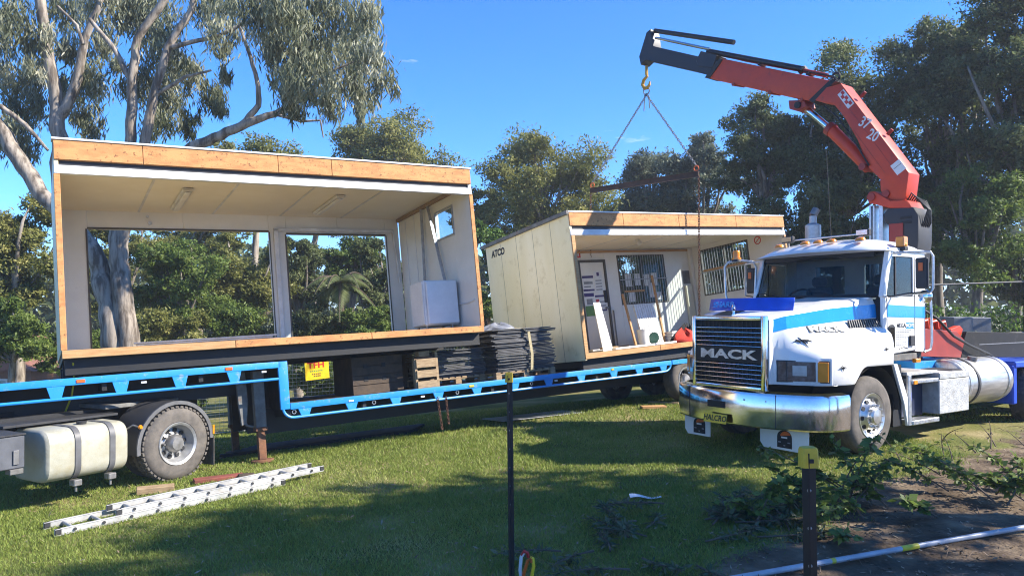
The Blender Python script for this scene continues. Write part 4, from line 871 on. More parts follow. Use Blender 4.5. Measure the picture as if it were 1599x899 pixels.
for p0, p1 in (((2.6, 1.55, 2.9), (2.6, 1.63, 4.5)), ((2.6, 1.29, 2.9), (2.6, 1.07, 3.65))): MB().cyl(p0, p1, .008, .004, 6).build('aerial', black, ct)
ex = MB().lathe([(.10, 1.2), (.10, 3.0), (.13, 3.02), (.13, 3.36), (.06, 3.40), (.06, 3.52), (.05, 3.52)], (3.0, 2.15, 0), (0, 0, 1), 20).build('exhaust_stack', galv, ct); MB().cyl((3.0, 2.15, 3.53), (3.06, 2.12, 3.64), .065, .065, 14).build('exhaust_flap', steel, ex)
# wheels
for s, y, o_ in ((1.18, .07, -1), (1.18, 2.37, 1), (6.25, .05, -1), (7.6, .05, -1), (6.25, 2.39, 1), (7.6, 2.39, 1)):
    e = bpy.data.objects.new('wheel', None); COL.objects.link(e); e.parent = ct
    wheel_parts(e, (s, y, .505), o_, .52, .29, tyred if s < 2 else tyre, silver, s < 2)
MB().cyl((1.18, .3, .5), (1.18, 2.1, .5), .07, n=12).build('axle', black, ct); MB().cyl((6.25, .3, .5), (6.25, 2.1, .5), .1, n=12).build('axle', black, ct); MB().cyl((7.6, .3, .5), (7.6, 2.1, .5), .1, n=12).build('axle', black, ct)
for y in (.78, 1.58): bx('chassis_rail', black, ct, -.1, 8.6, y, y+.08, .62, .90, 0)
bx('engine_block', black, ct, -.1, 1.6, .86, 1.57, .5, 1.2, 0)
# step, tool box, fuel tank
bx('step_bracket', alu, ct, 2.06, 2.14, .05, .09, .30, 1.0, .006)
chk = M('checker_plate', (.58,.58,.56), .5, .3, scale=9, bump=.9, bscale=34, dirt=(.3,.27,.22), dscale=6)
bx('step_tread', alu, ct, 2.14, 2.85, .03, .24, .875, .93, .01); bx('step_tread', alu, ct, 2.14, 2.86, .03, .24, .30, .365, .01)
bx('step_lamp', amber, ct, 2.145, 2.24, .014, .029, .87, .925, .004); bx('step_lamp', amber, ct, 2.36, 2.50, .10, .16, 1.16, 1.22, .01)
bx('battery_box', M('navy_box', (.012,.02,.06), .5), ct, 2.17, 2.84, .26, .76, .37, .86, .01); bx('jerry_can', bluedk, ct, 2.15, 2.25, .10, .22, .62, .76, .012)
bx('top_plate', chk, ct, 2.15, 3.0, .12, .76, .985, 1.03, .006)
tb2 = bx('tool_box', chk, ct, 2.86, 3.74, .03, .76, .40, .90, .01); bx('tool_box_lid', chk, tb2, 2.855, 3.745, .02, .77, .905, 1.0, .01); bx('tool_box_flap', dgrey, tb2, 3.38, 3.755, .1, .775, 1.004, 1.012, .002)
tcx, tcz, trr = .44, .77, .37
ft = MB().lathe([(0, -.02), (trr-.05, -.015), (trr-.015, .01), (trr, .04), (trr, 1.52), (trr-.015, 1.55), (0, 1.57)], (3.82, tcx, tcz), (1, 0, 0), 40).build('fuel_tank', tankal, ct, smooth=35)
for h in (.06, .32, 1.35): MB().lathe([(trr+.002, 0), (trr+.014, .004), (trr+.014, .066), (trr+.002, .07)], (3.82+h, tcx, tcz), (1, 0, 0), 40, closed=True).build('tank_band', alu if h != .32 else dgrey, ft)
MB().cyl((4.45, .30, 1.11), (4.45, .29, 1.17), .07, .07, 16).build('filler_cap', steel, ft)
# tray with blue deck, red mount and charcoal beam
for k in range(4): bx('tray_panel', bluep if k == 0 else bluedk, ct, 3.2+1.4*k, 4.585+1.4*k, .56, 1.9, .96, 1.12, .006)
for k in range(18): bx('tray_slat', pipeblue, ct, 4.6+.22*k, 4.78+.22*k, .56, 1.9, 1.125, 1.15, .003)
bx('blue_guard', bluedk, ct, 5.5, 8.3, .10, .55, .95, 1.06, .02); bx('blue_guard', bluedk, ct, 5.46, 5.60, .12, .55, .35, 1.0, .02)
MB().prism([(3.30, 1.63), (4.43, 1.57), (4.70, 1.42), (4.56, 1.14), (3.30, 1.20)], 'y', .52, .60).build('crane_mount', redd, ct, .006)
MB().prism([(4.40, 1.60), (4.72, 1.66), (4.82, 1.60), (4.70, 1.42), (4.44, 1.56)], 'y', .60, .7).build('mount_bracket', red, ct, .006)
MB().prism([(4.705, 1.43), (4.80, 1.56), (8.3, 1.48), (8.3, 1.03), (4.60, 1.14)], 'y', .53, .60).build('side_beam', M('charcoal_paint', (.016,.016,.016), .7, scale=3, dirt=(.05,.047,.042), dscale=4, spec=.25), ct, .006)
bx('beam_seam', steel, ct, 5.2, 8.2, .522, .528, 1.33, 1.345, 0)
hs_ = MB().tube([(3.45, .60, 1.95), (3.7, .46, 1.78), (4.2, .46, 1.50), (4.7, .45, 1.34), (5.3, .42, 1.18), (5.8, .50, 1.05)], .022, 8).build('hydraulic_hose', black, ct)
for k, (s, z) in enumerate(((3.55, 1.63), (3.85, 1.62), (4.1, 1.60))): MB().tube([(s, .66, z-.02), (s, .62, z+.1), (s+.12, .62, z+.13), (s+.16, .62, z)], .035, 8).build('valve_fitting', red, ct)
MB().lathe([(.05, 0), (.045, .18), (0, .2)], (3.92, .68, 1.6), (0, 0, 1), 12).build('valve_column', orange, ct)

# ------------------------------------------------------------------ loader crane
CR = frame(-37.29, 0, 0, (6.288, 12.137, 0))
kr = thing('loader_crane', 'red folding loader crane mounted behind the white cab, boom raised over the hut', 'crane', CR)
MB().cyl((-.2, 0, 1.1), (-.2, 0, 2.9), .24, .22, 24).build('column', redd, kr)
MB().prism([(-.50, 3.20), (-.50, 3.60), (-.42, 3.74), (-.02, 3.76), (.06, 3.66), (.02, 3.52), (-.06, 3.46), (-.06, 2.85), (-.46, 2.85)], 'y', -.24, .24).build('slew_housing', dgrey, kr, .02, 2)
for z in (3.58, 3.50): bx('housing_slot', black, kr, -.40, -.22, .241, .25, z-.015, z+.025, .004)
bx('column_plate', redd, kr, -.27, -.05, .245, .26, 3.0, 3.50, .004)
for x in (.10, .24, .30): bx('stabiliser_post', alu, kr, x, x+(.07 if x < .2 else .03), -.05, .15, 1.2, 3.84, .004)
MB().prism([(.33, 3.98), (.29, 4.06), (.20, 4.06), (.08, 3.98), (-.06, 3.88), (-.32, 3.86), (-.40, 3.72), (-.04, 3.76), (.14, 3.83), (.29, 3.87)], 'y', -.22, .24).build('base_link', red, kr, .01)
MB().cyl((.245, -.26, 3.965), (.245, .27, 3.965), .065, n=18).build('pivot_pin', redd, kr)
ib = MB().prism([(.80, 5.99), (-.33, 4.30), (-.27, 3.84), (-.02, 3.88), (.12, 4.06), (.13, 4.26), (.31, 4.46), (.51, 4.97), (.73, 5.38), (.93, 5.66), (1.28, 5.80), (1.06, 5.98)], 'y', -.19, .19).build('inner_boom', red, kr, .012, 2)
MB().cyl((0.03, -.22, 4.0), (.03, .22, 4.0), .06, n=16).build('pivot_pin', redd, kr); MB().cyl((.42, -.22, 4.50), (.42, .22, 4.50), .06, n=16).build('pivot_pin', redd, kr)
ux = Vector((-1.13, -1.69)).normalized()
rt = Vector((ux.x, 0, ux.y)); upv = Vector((-ux.y, 0, ux.x))
text('boom_number', '37', .24, (.385, .192, 5.225), Vector((-.83, 0, -.56)).normalized(), Vector((-.56, 0, .83)), paper, ib, .002, .004, sx=.8)
text('boom_number', '20', .24, (.245, .192, 4.99), Vector((-.83, 0, -.56)).normalized(), Vector((-.56, 0, .83)), paper, ib, .002, .004, sx=.8)
def boomplate(c, w, h, m, name, par): 
    c = Vector((c[0], .191, c[1])); return MB().add([c+rt*a*w/2+upv*b*h/2+Vector((0, t, 0)) for t in (0, .004) for a, b in ((-1,-1),(1,-1),(1,1),(-1,1))], [(0,1,2,3),(7,6,5,4),(0,4,5,1),(1,5,6,2),(2,6,7,3),(3,7,4,0)]).build(name, m, par)
bpz = boomplate((.71, 5.70), .34, .13, paper, 'maker_plate', ib); 
c0 = Vector((.71, .1965, 5.70))
for k in range(5): 
    q = c0+rt*(-.13+.06*k)+upv*(.02*((k % 2)*2-1)); MB().bar(q-rt*.03, q+rt*.035, .003, .05, upv).build('plate_print', inkred, bpz)
bpz = boomplate((-.165, 4.41), .20, .17, paper, 'load_plate', ib)
q = Vector((-.165, .1965, 4.41)); MB().bar(q-upv*.07+rt*-.02, q+upv*.07+rt*-.02, .003, .006, rt).build('plate_print', ink, bpz)
for x, z in ((.10, 5.03), (.55, 5.75)): MB().cyl((x, .0, z-.02), (x-.08, 0, z+.05), .03, n=10).build('boom_lug', redd, kr)
lc = MB().cyl((1.09, 0, 5.28), (.40, 0, 4.50), .105, n=20).build('lift_cylinder', red, kr); MB().cyl((1.60, 0, 5.78), (1.09, 0, 5.28), .058, n=16).build('cylinder_rod', chrome, lc); MB().cyl((1.13, 0, 5.31), (1.06, 0, 5.25), .12, n=20).build('cylinder_gland', redd, lc)
MB().prism([(1.50, 5.86), (1.82, 5.92), (1.80, 5.76), (1.62, 5.68), (1.46, 5.74)], 'y', -.16, .16).build('rod_bracket', redd, kr, .01)
MB().cyl((1.62, -.2, 5.79), (1.62, .2, 5.79), .06, n=14).build('pivot_pin', black, kr)
ob = MB().prism([(3.30, 7.08), (.94, 6.06), (1.33, 5.79), (3.60, 6.76)], 'y', -.17, .17).build('outer_boom', red, kr, .012, 2)
MB().prism([(.90, 6.06), (1.00, 6.10), (1.40, 5.83), (1.31, 5.76)], 'y', -.185, .185).build('boom_collar', black, kr, .004)
for x, z in ((1.55, 5.90), (2.2, 6.18), (3.0, 6.52)): MB().cyl((x, -.175, z), (x, .185, z-.03), .035, n=10).build('guide_pad', redd, ob)
MB().prism([(3.31, 7.09), (3.25, 7.03), (3.56, 6.74), (3.68, 6.78)], 'y', -.19, .19).build('boom_collar', black, kr, .004)
ebm = M('black_boom_paint', (.010,.011,.016), .4)
eb = MB().prism([(3.40, 7.06), (5.10, 7.82), (5.18, 8.22), (5.30, 8.18), (5.52, 7.70), (5.47, 7.50), (5.32, 7.57), (3.95, 6.98), (3.58, 6.80)], 'y', -.14, .14).build('extension_boom', ebm, kr, .01)
MB().prism([(3.40, 7.17), (3.80, 7.36), (3.92, 7.20), (3.86, 7.05), (3.5, 6.95)], 'y', -.16, .16).build('boom_collar', ebm, kr, .006)
MB().cyl((5.14, .04, 8.19), (3.08, .04, 7.36), .05, n=14).build('extension_cylinder', ebm, kr); MB().cyl((5.10, .05, 8.02), (3.66, .05, 7.38), .03, n=12).build('extension_rod', chrome, kr)
MB().cyl((3.72, .03, 7.36), (1.60, .03, 6.46), .055, n=14).build('extension_cylinder', ebm, kr); MB().cyl((1.6, .0, 6.44), (1.15, .0, 6.24), .04, n=12).build('extension_rod', redd, kr)
MB().lathe([(.07+.02*math.cos(a), .02*math.sin(a)) for a in [R(60*i) for i in range(7)]], (1.02, -.05, 6.20), (0, 1, 0), 16, closed=True).build('hose_reel', black, kr)
MB().cyl((1.75, -.1, 6.46), (1.62, -.1, 6.52), .05, n=12).build('hose_guide', black, kr)
for k in range(5):
    o_ = -.12+.06*k
    MB().tube([(-.24, o_, 3.80), (-.34, o_, 3.90+.02*k), (-.46, o_+.02, 3.86), (-.53-.015*k, o_, 3.70), (-.53, o_, 3.50), (-.46, o_, 3.36)], .012, 6).build('hydraulic_hose', black, kr)
for k, y in enumerate((-.10, -.04, .03)):
    MB().tube([(.92, y-.06, 5.98), (.96, y-.04, 6.10), (1.05, y, 6.20), (1.9, y, 6.55), (2.9, y, 6.97), (3.35, y, 7.18)], .016, 6).build('boom_hose', black, kr)
MB().tube([(.30, .21, 4.50), (.55, .21, 4.95), (.85, .21, 5.42), (1.10, .20, 5.66)], .013, 6).build('boom_hose', black, kr)
for x, z in ((1.5, 6.34), (2.5, 6.77)): bx('hose_clamp', dgrey, kr, x-.03, x+.03, -.14, .07, z-.01, z+.035, .004)
for (xa, za), (xb, zb_) in (((.05, 4.35), (.58, 5.15)), ((-.22, 4.20), (.70, 5.60))): MB().bar((xa, .191, za), (xb, .191, zb_), .004, .006, (0, 1, 0)).build('weld_seam', redd, ib)
hk = MB(); pth = [(5.42, 0, 7.50), (5.42, 0, 7.32), (5.40, 0, 7.24)]; hk.tube(pth, [.03, .035, .03], 8)
hk.tube([(5.40, 0, 7.26), (5.50, 0, 7.20), (5.54, 0, 7.10), (5.48, 0, 7.01), (5.39, 0, 7.00), (5.33, 0, 7.06), (5.32, 0, 7.13)], [.03, .038, .04, .042, .04, .03, .014], 10)
hk.build('lifting_hook', gold, kr)
# sling, spreader bar and drop chains
hp = CR @ Vector((5.42, 0, 6.99))
SL = Vector((1.9, 17.8, 4.91)); SR = Vector((3.93, 15.5, 4.92))
sp = thing('spreader_bar', 'rusty steel spreader bar slung under the crane hook', 'spreader bar', Matrix.Identity(4))
dvec = (SR-SL).normalized()
rdk = M('dark_rust', (.075,.04,.026), .85, scale=8, col2=(.035,.02,.014), bump=.3); MB().bar(SL, SR, .05, .11).build('bar', rdk, sp, .006); MB().bar(SL+Vector((0,0,.055)), SR+Vector((0,0,.055)), .09, .012).build('flange', rdk, sp, .002)
for p in (SL+dvec*.06, SR-dvec*.06): MB().lathe([(.055+.014*math.cos(a), .014*math.sin(a)) for a in [R(60*i) for i in range(7)]], p+Vector((0, 0, .13)), (.7, .7, 0), 14, closed=True).build('shackle', orange, sp)
rg = MB().lathe([(.085+.014*math.cos(a), .014*math.sin(a)) for a in [R(60*i) for i in range(7)]], hp-Vector((0, 0, .05)), (.75, .6, 0), 20, closed=True).build('master_link', steel); tag(rg, 'round steel master link hanging in the gold hook', 'lifting link')
lk = hp-Vector((0, 0, .14))
big = dict(wire=.0085, pitch=.075, wid=.042)
chain('sling_chain', [lk, SL+dvec*.06+Vector((0, 0, .19))], steel, 'sling chain running down left from the hook to the spreader bar', 'chain', group='chains of the lifting sling', **big)
chain('sling_chain', [lk, SR-dvec*.06+Vector((0, 0, .19))], steel, 'sling chain running down right from the hook to the spreader bar', 'chain', group='chains of the lifting sling', **big)
for k, dx in enumerate((-.04, .05)): 
    o = MB().bar(lk+Vector((dx, 0, .0)), lk+Vector((dx*1.4, 0, -.36+.06*k)), .035, .02).build('shortening_hook', steel, None, .004); tag(o, ['left slack chain end hanging under the gold hook', 'right slack chain end hanging under the gold hook'][k], 'chain end', 'slack ends under the hook')
cb_ = MR @ Vector((2.98, -.07, .02))
chain('drop_chain', [SR-Vector((0, 0, .07)), Vector((SR.x-.02, SR.y-.3, 4.2)) if False else SR*.5+cb_*.5, cb_], rust, 'long rusty chain hanging from the spreader bar across the right hut opening', 'chain', group='chains dropping from the spreader bar', **big)
cb2 = MR @ Vector((2.6, 3.2, 1.9))
chain('drop_chain', [SL-Vector((0, 0, .07)), Vector((SL.x, SL.y, 3.2))], rust, 'short rusty chain hanging behind the right hut roof', 'chain', group='chains dropping from the spreader bar', **big)
# ------------------------------------------------------------------ plants
def leaf_cloud(P, D, Nn, ln, wd, tint):
    """rhombic leaves: centres P, long axes D, normals Nn"""
    n = len(P); D = D/np.linalg.norm(D, axis=1, keepdims=True); S = np.cross(D, Nn); S /= np.linalg.norm(S, axis=1, keepdims=True)+1e-9
    l = (ln*np.ones(n))[:, None]; w = (wd*np.ones(n))[:, None]
    v = np.stack([P-D*l*.5, P+S*w*.5-D*l*.08, P+D*l*.5, P-S*w*.5-D*l*.08], 1).reshape(-1, 3)
    f = np.arange(4*n).reshape(n, 4); return v, f, np.repeat(np.clip(tint, 0, 1), 4)
def unit(n, rg): v = rg.normal(size=(n, 3)); return v/np.linalg.norm(v, axis=1, keepdims=True)
def foliage(name, clumps, mat, parent, rg, tufts=14, per=40, ln=.17, asp=.4, droop=0., squash=.8, tr=.30, up=.5, tvar=.16):
    Ps, Ds, Ns, Ts, Ls = [], [], [], [], []
    for c in clumps:
        c0 = np.array(c[:3]); r = c[3]; k = max(4, int(tufts*(c[4] if len(c) > 4 else 1)))
        d = unit(k, rg); tc = c0+d*np.array([1, 1, squash])*r*rg.uniform(.35, 1., (k, 1))
        ct_ = rg.normal(.42, tvar*.6)
        for t, dd in zip(tc, d):
            m = int(per*rg.uniform(.6, 1.4)); q = rg.normal(size=(m, 3))*r*tr*np.array([1, 1, 1.5 if droop > .4 else .7])
            Ps.append(t+q); out = dd*.6+np.array([0, 0, up])
            Ns.append(unit(m, rg)*.75+out); dr = unit(m, rg); dr[:, 2] -= droop*2.2; Ds.append(dr)
            Ts.append(ct_+rg.normal(0, tvar)+rg.normal(0, .08, m)); Ls.append(ln*rg.uniform(.7, 1.3, m))
    P = np.concatenate(Ps); L_ = np.concatenate(Ls)
    v, f, t = leaf_cloud(P, np.concatenate(Ds), np.concatenate(Ns), L_, L_*asp, np.concatenate(Ts))
    return link(name, npmesh(name, v, f, t), mat, parent)
def limb(mb, p0, p1, r0, r1, rg, bend=.12, n=5, seg=7):
    p0 = np.array(p0, float); p1 = np.array(p1, float); L_ = np.linalg.norm(p1-p0); o = rg.normal(size=3)*L_*bend
    pts = [p0+(p1-p0)*t+o*math.sin(math.pi*t)+np.array([0, 0, L_*.06*math.sin(math.pi*t)]) for t in np.linspace(0, 1, n)]
    mb.tube([tuple(p) for p in pts], list(np.linspace(r0, r1, n)), seg, caps=False)
def tree(name, label, px, py, hw, hh, Y, mat, bk=barkg, n=22, tufts=14, per=34, ln=.18, seed=0, cat='tree', base_py=None, cr=(.20, .38), trunk=.16, droop=.15, group='trees behind the trailer', up=.5, tr=.30, asp=.42, lean=0., tvar=.16):
    rg = np.random.default_rng(100+seed); c = pix(px, py, Y); s = Y/1150.; rx, rz = hw*s, hh*s
    bx_, by_ = c.x+lean, Y; bz = gz(bx_, by_)
    root = thing(name, label, cat, Matrix.Translation((bx_, by_, bz)), group)
    o = np.array([bx_, by_, bz]); cc = np.array(c)-o
    cl = []
    d = unit(n, rg)
    for i in range(n):
        q = cc+d[i]*np.array([rx, rx*.8, rz])*rg.uniform(.35, .92); r = min(rx, rz*1.4)*rg.uniform(*cr); cl.append((*q, r))
    cl.append((*cc, min(rx, rz)*.5))
    foliage('crown', cl, mat, root, rg, int(tufts*1.9), int(per*.95), ln*.74, asp*1.05, droop, .75, tr*.62, up, tvar)
    mb = MB(); fork = np.array([cc[0]*.5, 0, max(.4, cc[2]-rz*.75)])
    limb(mb, (0, 0, -.1), fork, trunk*1.15, trunk*.8, rg, .05, 6, 9)
    for q in cl[:max(6, int(n*.7))]:
        limb(mb, fork, np.array(q[:3])+np.array([0, 0, q[3]*.3]), trunk*.5, trunk*.08, rg, .10, 6, 6)
    mb.build('trunk', bk, root, smooth=60)
    return root
# ---- the big gum at the left
def gum():
    rg = np.random.default_rng(5); Y = 17.0; b = pix(200, 640, Y); b.z = gz(b.x, Y)
    root = thing('gum_tree', 'tall pale-barked gum with drooping grey-green leaves rising behind the left hut', 'tree', Matrix.Translation(b))
    o = np.array(b); k = Y/1150
    def W(px, py, dy=0): return tuple(np.array(pix(px, py, Y+dy))-o)
    mb = MB()
    def br(pts, dys=0):
        pp = [W(p[0], p[1], (p[3] if len(p) > 3 else dys)) for p in pts]; rr = [p[2]*k for p in pts]
        # resample with a little wander
        P = []; Q = []
        for i in range(len(pp)-1):
            for t in np.linspace(0, 1, 5)[:-1]:
                P.append(np.array(pp[i])*(1-t)+np.array(pp[i+1])*t+rg.normal(size=3)*rr[i]*.10); Q.append(rr[i]*(1-t)+rr[i+1]*t)
        P.append(np.array(pp[-1])); Q.append(rr[-1]); mb.tube([tuple(q) for q in P], Q, 10)
    br([(203, 690, 24), (204, 600, 19), (200, 520, 16), (191, 440, 15), (184, 375, 14), (198, 285, 10), (205, 215, 8.5), (207, 120, 7.5), (215, 60, 6), (255, 0, 6), (290, -50, 4)])
    br([(186, 385, 11), (212, 290, 9), (228, 215, 8), (240, 150, 6.5), (262, 75, 6), (300, 15, 5), (310, -40, 4)])
    br([(198, 610, 20), (176, 510, 18), (160, 440, 16), (146, 390, 13), (110, 345, 12), (62, 300, 12), (30, 250, 12), (0, 200, 11), (-45, 150, 10)])
    br([(120, 680, 17, .8), (108, 450, 14, .8), (96, 300, 12, .8), (92, 215, 12, .8), (88, 165, 10.5, .8), (74, 70, 8.5, .8), (62, 0, 8, .8), (50, -60, 6, .8)])
    br([(91, 185, 9, .8), (108, 160, 8, .8), (124, 110, 7, .8), (132, 60, 6, .8), (152, 15, 5, .8), (168, -30, 4, .8)])
    br([(203, 300, 9), (255, 262, 9), (300, 231, 8), (345, 212, 7.5), (385, 193, 6.5), (430, 178, 5), (470, 155, 4), (500, 140, 2)])
    br([(378, 197, 5.5), (404, 165, 4.5), (402, 125, 3.5), (388, 80, 3), (374, 40, 2)])
    br([(430, 178, 3), (470, 190, 2), (500, 188, 1.5), (505, 215, 1)]); br([(207, 130, 5), (180, 80, 4), (140, 30, 3)]); br([(262, 75, 4), (330, 60, 3), (400, 30, 2.5), (470, 20, 2), (540, 10, 1.2)]); br([(470, 155, 3), (520, 110, 2), (570, 90, 1.2)])
    br([(0, 165, 4), (40, 195, 3.5), (75, 235, 2)]); br([(130, 70, 3), (120, 40, 2.5), (90, 10, 2)]); br([(240, 150, 3.5), (290, 120, 2.5), (330, 110, 1.5)])
    mb.build('trunk', bark, root, smooth=60)
    cl = []
    L_ = [(10,40,60),(25,120,55),(45,170,42),(15,215,40),(60,240,26),(110,20,45),(120,85,36),(138,130,42),(128,180,34),(150,205,28),(165,20,50),(170,70,30),(238,25,60),(250,90,50),(215,140,36),(262,150,44),(248,195,36),(290,120,36),(300,195,26),(345,60,34),(345,10,46),(330,150,34),(352,178,22),(390,20,48),(440,25,50),(420,75,34),(455,85,48),(500,25,60),(505,90,54),(545,60,50),(490,130,48),(548,120,48),(585,95,38),(600,130,28),(575,150,32),(530,160,32),(455,145,36),(440,118,26),(560,20,36),(470,175,18),(560,180,14),(350,120,18),(200,20,40),(70,70,34),(95,130,24),(60,110,24),(180,110,20)]
    for (px, py, r) in L_:
        cl.append((*W(px+rg.normal()*5, py, rg.uniform(.5, 2.6) if px < 340 else rg.uniform(-1.8, 2.0)), r*k*(.86 if px < 340 else .88), (r/45)**2*(.85 if px < 340 else .72)))
    foliage('crown', cl, lf_gum, root, rg, 30, 46, .22, .16, .75, 1.0, .20, .15, .22)
gum()
tree('gum_tree', 'olive-topped gum whose crown just clears the roof of the left hut', 405, 262, 85, 55, 33, lf_olive, bark, 16, 12, 30, .21, seed=1)
tree('gum_tree', 'rounded olive gum standing between the two huts, left of the hut gap', 614, 250, 106, 74, 35, lf_olive, bark, 38, 14, 36, .21, seed=2, cr=(.22, .36))
tree('gum_tree', 'wide olive gum standing behind the right hut roof, left of the spreader bar', 848, 288, 114, 88, 31, lf_olive, bark, 42, 14, 38, .19, seed=3, cr=(.22, .36))
tree('gum_tree', 'bluish-green tree seen behind the spreader bar', 1012, 290, 70, 80, 34, lf_blue, barkg, 30, 13, 36, .21, seed=4)
tree('gum_tree', 'bluish-green tree behind the drop chain and right hut roof', 1098, 300, 78, 92, 32, lf_blue, barkg, 32, 13, 36, .20, seed=5)
tree('leafy_tree', 'dark tree under the raised outer boom of the crane', 1190, 235, 78, 105, 27, lf_dark, barkg, 32, 15, 40, .18, seed=6, group='trees behind the crane')
tree('leafy_tree', 'tall dark tree straight behind the crane elbow', 1320, 215, 108, 170, 26, lf_dark, barkg, 46, 16, 44, .18, seed=7, group='trees behind the crane')
tree('leafy_tree', 'very tall dark tree right of the crane number', 1475, 175, 110, 200, 25, lf_dark, barkg, 54, 16, 46, .18, seed=8, group='trees behind the crane')
tree('leafy_tree', 'towering dark tree cut off by the right edge of the picture', 1610, 130, 120, 260, 22, lf_dark, barkg, 54, 16, 46, .17, seed=9, group='trees behind the crane')
tree('leafy_tree', 'lighter leafy tree standing low behind the crane column', 1395, 370, 85, 90, 23, lf_green, barkg, 30, 14, 40, .16, seed=10, group='trees behind the crane')
tree('leafy_tree', 'low sunlit tree behind the right fence', 1530, 350, 85, 105, 21.5, lf_green, barkg, 34, 14, 40, .15, seed=11, group='trees behind the crane')
tree('leafy_tree', 'low dark tree filling the gap behind the exhaust stack', 1255, 360, 80, 80, 24, lf_dark, barkg, 28, 14, 38, .16, seed=12, group='trees behind the crane')
tree('shrub', 'bright green bush beside the right jamb of the left hut', 762, 372, 34, 46, 25, lf_fresh, twig, 14, 12, 34, .15, seed=13, trunk=.06, cat='shrub', group='bushes behind the trailer')
tree('shrub', 'dark bush filling the gap between the two huts', 762, 470, 40, 62, 23, lf_green, twig, 16, 12, 34, .15, seed=14, trunk=.06, cat='shrub', group='bushes behind the trailer')
tree('leafy_tree', 'bushy green tree seen in the middle of the large left opening', 285, 440, 78, 92, 24, lf_green, barkg, 30, 14, 40, .15, seed=15)
tree('leafy_tree', 'olive tree seen at the right of the large left opening', 385, 432, 72, 98, 26, lf_olive, bark, 30, 14, 40, .16, seed=16)
tree('leafy_tree', 'dark tree behind the post between the two wall openings', 470, 430, 55, 95, 27, lf_dark, barkg, 24, 14, 38, .17, seed=17)
tree('leafy_tree', 'dark tree at the right of the narrow wall opening', 590, 440, 50, 88, 25, lf_dark, barkg, 22, 14, 38, .16, seed=18)
tree('leafy_tree', 'olive tree left of the left hut under the gum', 25, 400, 85, 105, 23, lf_olive, bark, 34, 15, 40, .16, seed=19)
tree('leafy_tree', 'dark green tree low at the left edge behind the gooseneck', 20, 520, 75, 60, 21, lf_green, bark, 24, 14, 38, .14, seed=20, trunk=.1)
tree('leafy_tree', 'olive tree behind the pale trunk inside the large left opening', 180, 420, 70, 110, 27, lf_olive, barkg, 28, 14, 38, .17, seed=21)
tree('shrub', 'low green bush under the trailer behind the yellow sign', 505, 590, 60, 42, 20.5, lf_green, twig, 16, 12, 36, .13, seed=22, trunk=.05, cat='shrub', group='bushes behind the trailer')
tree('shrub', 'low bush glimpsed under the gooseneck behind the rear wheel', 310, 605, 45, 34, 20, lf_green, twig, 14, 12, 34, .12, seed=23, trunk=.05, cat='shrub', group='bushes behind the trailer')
tree('gum_tree', 'olive tree filling the gap between the left hut roof and the wide gum', 742, 345, 48, 60, 33, lf_olive, bark, 20, 13, 34, .20, seed=24)
tree('leafy_tree', 'dark tree low behind the right hut end wall', 830, 385, 75, 70, 34, lf_dark, barkg, 24, 13, 34, .21, seed=25)
tree('leafy_tree', 'dark tree low behind the middle of the right hut roof', 960, 360, 80, 60, 37, lf_dark, barkg, 24, 13, 34, .22, seed=26)
tree('leafy_tree', 'dark leafy tree between the left hut roof and the rounded gum', 505, 300, 60, 60, 38, lf_dark, barkg, 20, 13, 34, .22, seed=27)
for i, (px_, py_, hw_, hh_, Y_, m_, lb_) in enumerate(((110, 545, 60, 45, 22, lf_green, 'low green bush behind the left hut wall'), (255, 525, 70, 50, 22, lf_olive, 'low olive bush at the sill of the large left opening'), (360, 520, 70, 50, 23, lf_green, 'low green bush right of the olive bush in the large opening'), (480, 515, 60, 50, 23.5, lf_dark, 'low dark bush at the left sill of the narrow opening'), (585, 510, 60, 50, 23, lf_green, 'low green bush at the right sill of the narrow opening'), (690, 520, 55, 50, 24, lf_dark, 'low dark bush behind the white cabinet wall'))):
    tree('shrub', lb_, px_, py_, hw_, hh_, Y_, m_, twig, 18, 12, 34, .15, seed=70+i, trunk=.05, cat='shrub', group='bushes behind the trailer')
tree('gum_tree', 'olive gum crown at the top of the large left opening', 300, 372, 95, 42, 31, lf_olive, bark, 24, 12, 34, .19, seed=80)
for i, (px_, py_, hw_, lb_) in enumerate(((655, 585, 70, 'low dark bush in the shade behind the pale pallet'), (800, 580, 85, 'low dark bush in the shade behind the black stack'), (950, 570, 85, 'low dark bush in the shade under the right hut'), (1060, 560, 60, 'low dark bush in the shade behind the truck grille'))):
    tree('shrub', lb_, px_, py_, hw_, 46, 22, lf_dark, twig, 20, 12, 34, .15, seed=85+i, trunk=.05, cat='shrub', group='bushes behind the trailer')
tree('leafy_tree', 'green tree behind the palm in the narrow opening', 555, 412, 62, 48, 29, lf_green, barkg, 22, 13, 34, .19, seed=81)
tree('leafy_tree', 'dark tree low at the right edge above the hedge', 1590, 425, 60, 62, 23, lf_dark, barkg, 20, 12, 34, .16, seed=82, group='trees behind the crane')
tree('leafy_tree', 'dark tree seen through the barred back window of the right hut', 1005, 435, 75, 60, 27, lf_dark, barkg, 20, 12, 32, .18, seed=83)
tree('leafy_tree', 'dark tree seen through the barred end window of the right hut', 1130, 420, 60, 60, 26, lf_dark, barkg, 18, 12, 32, .18, seed=84)
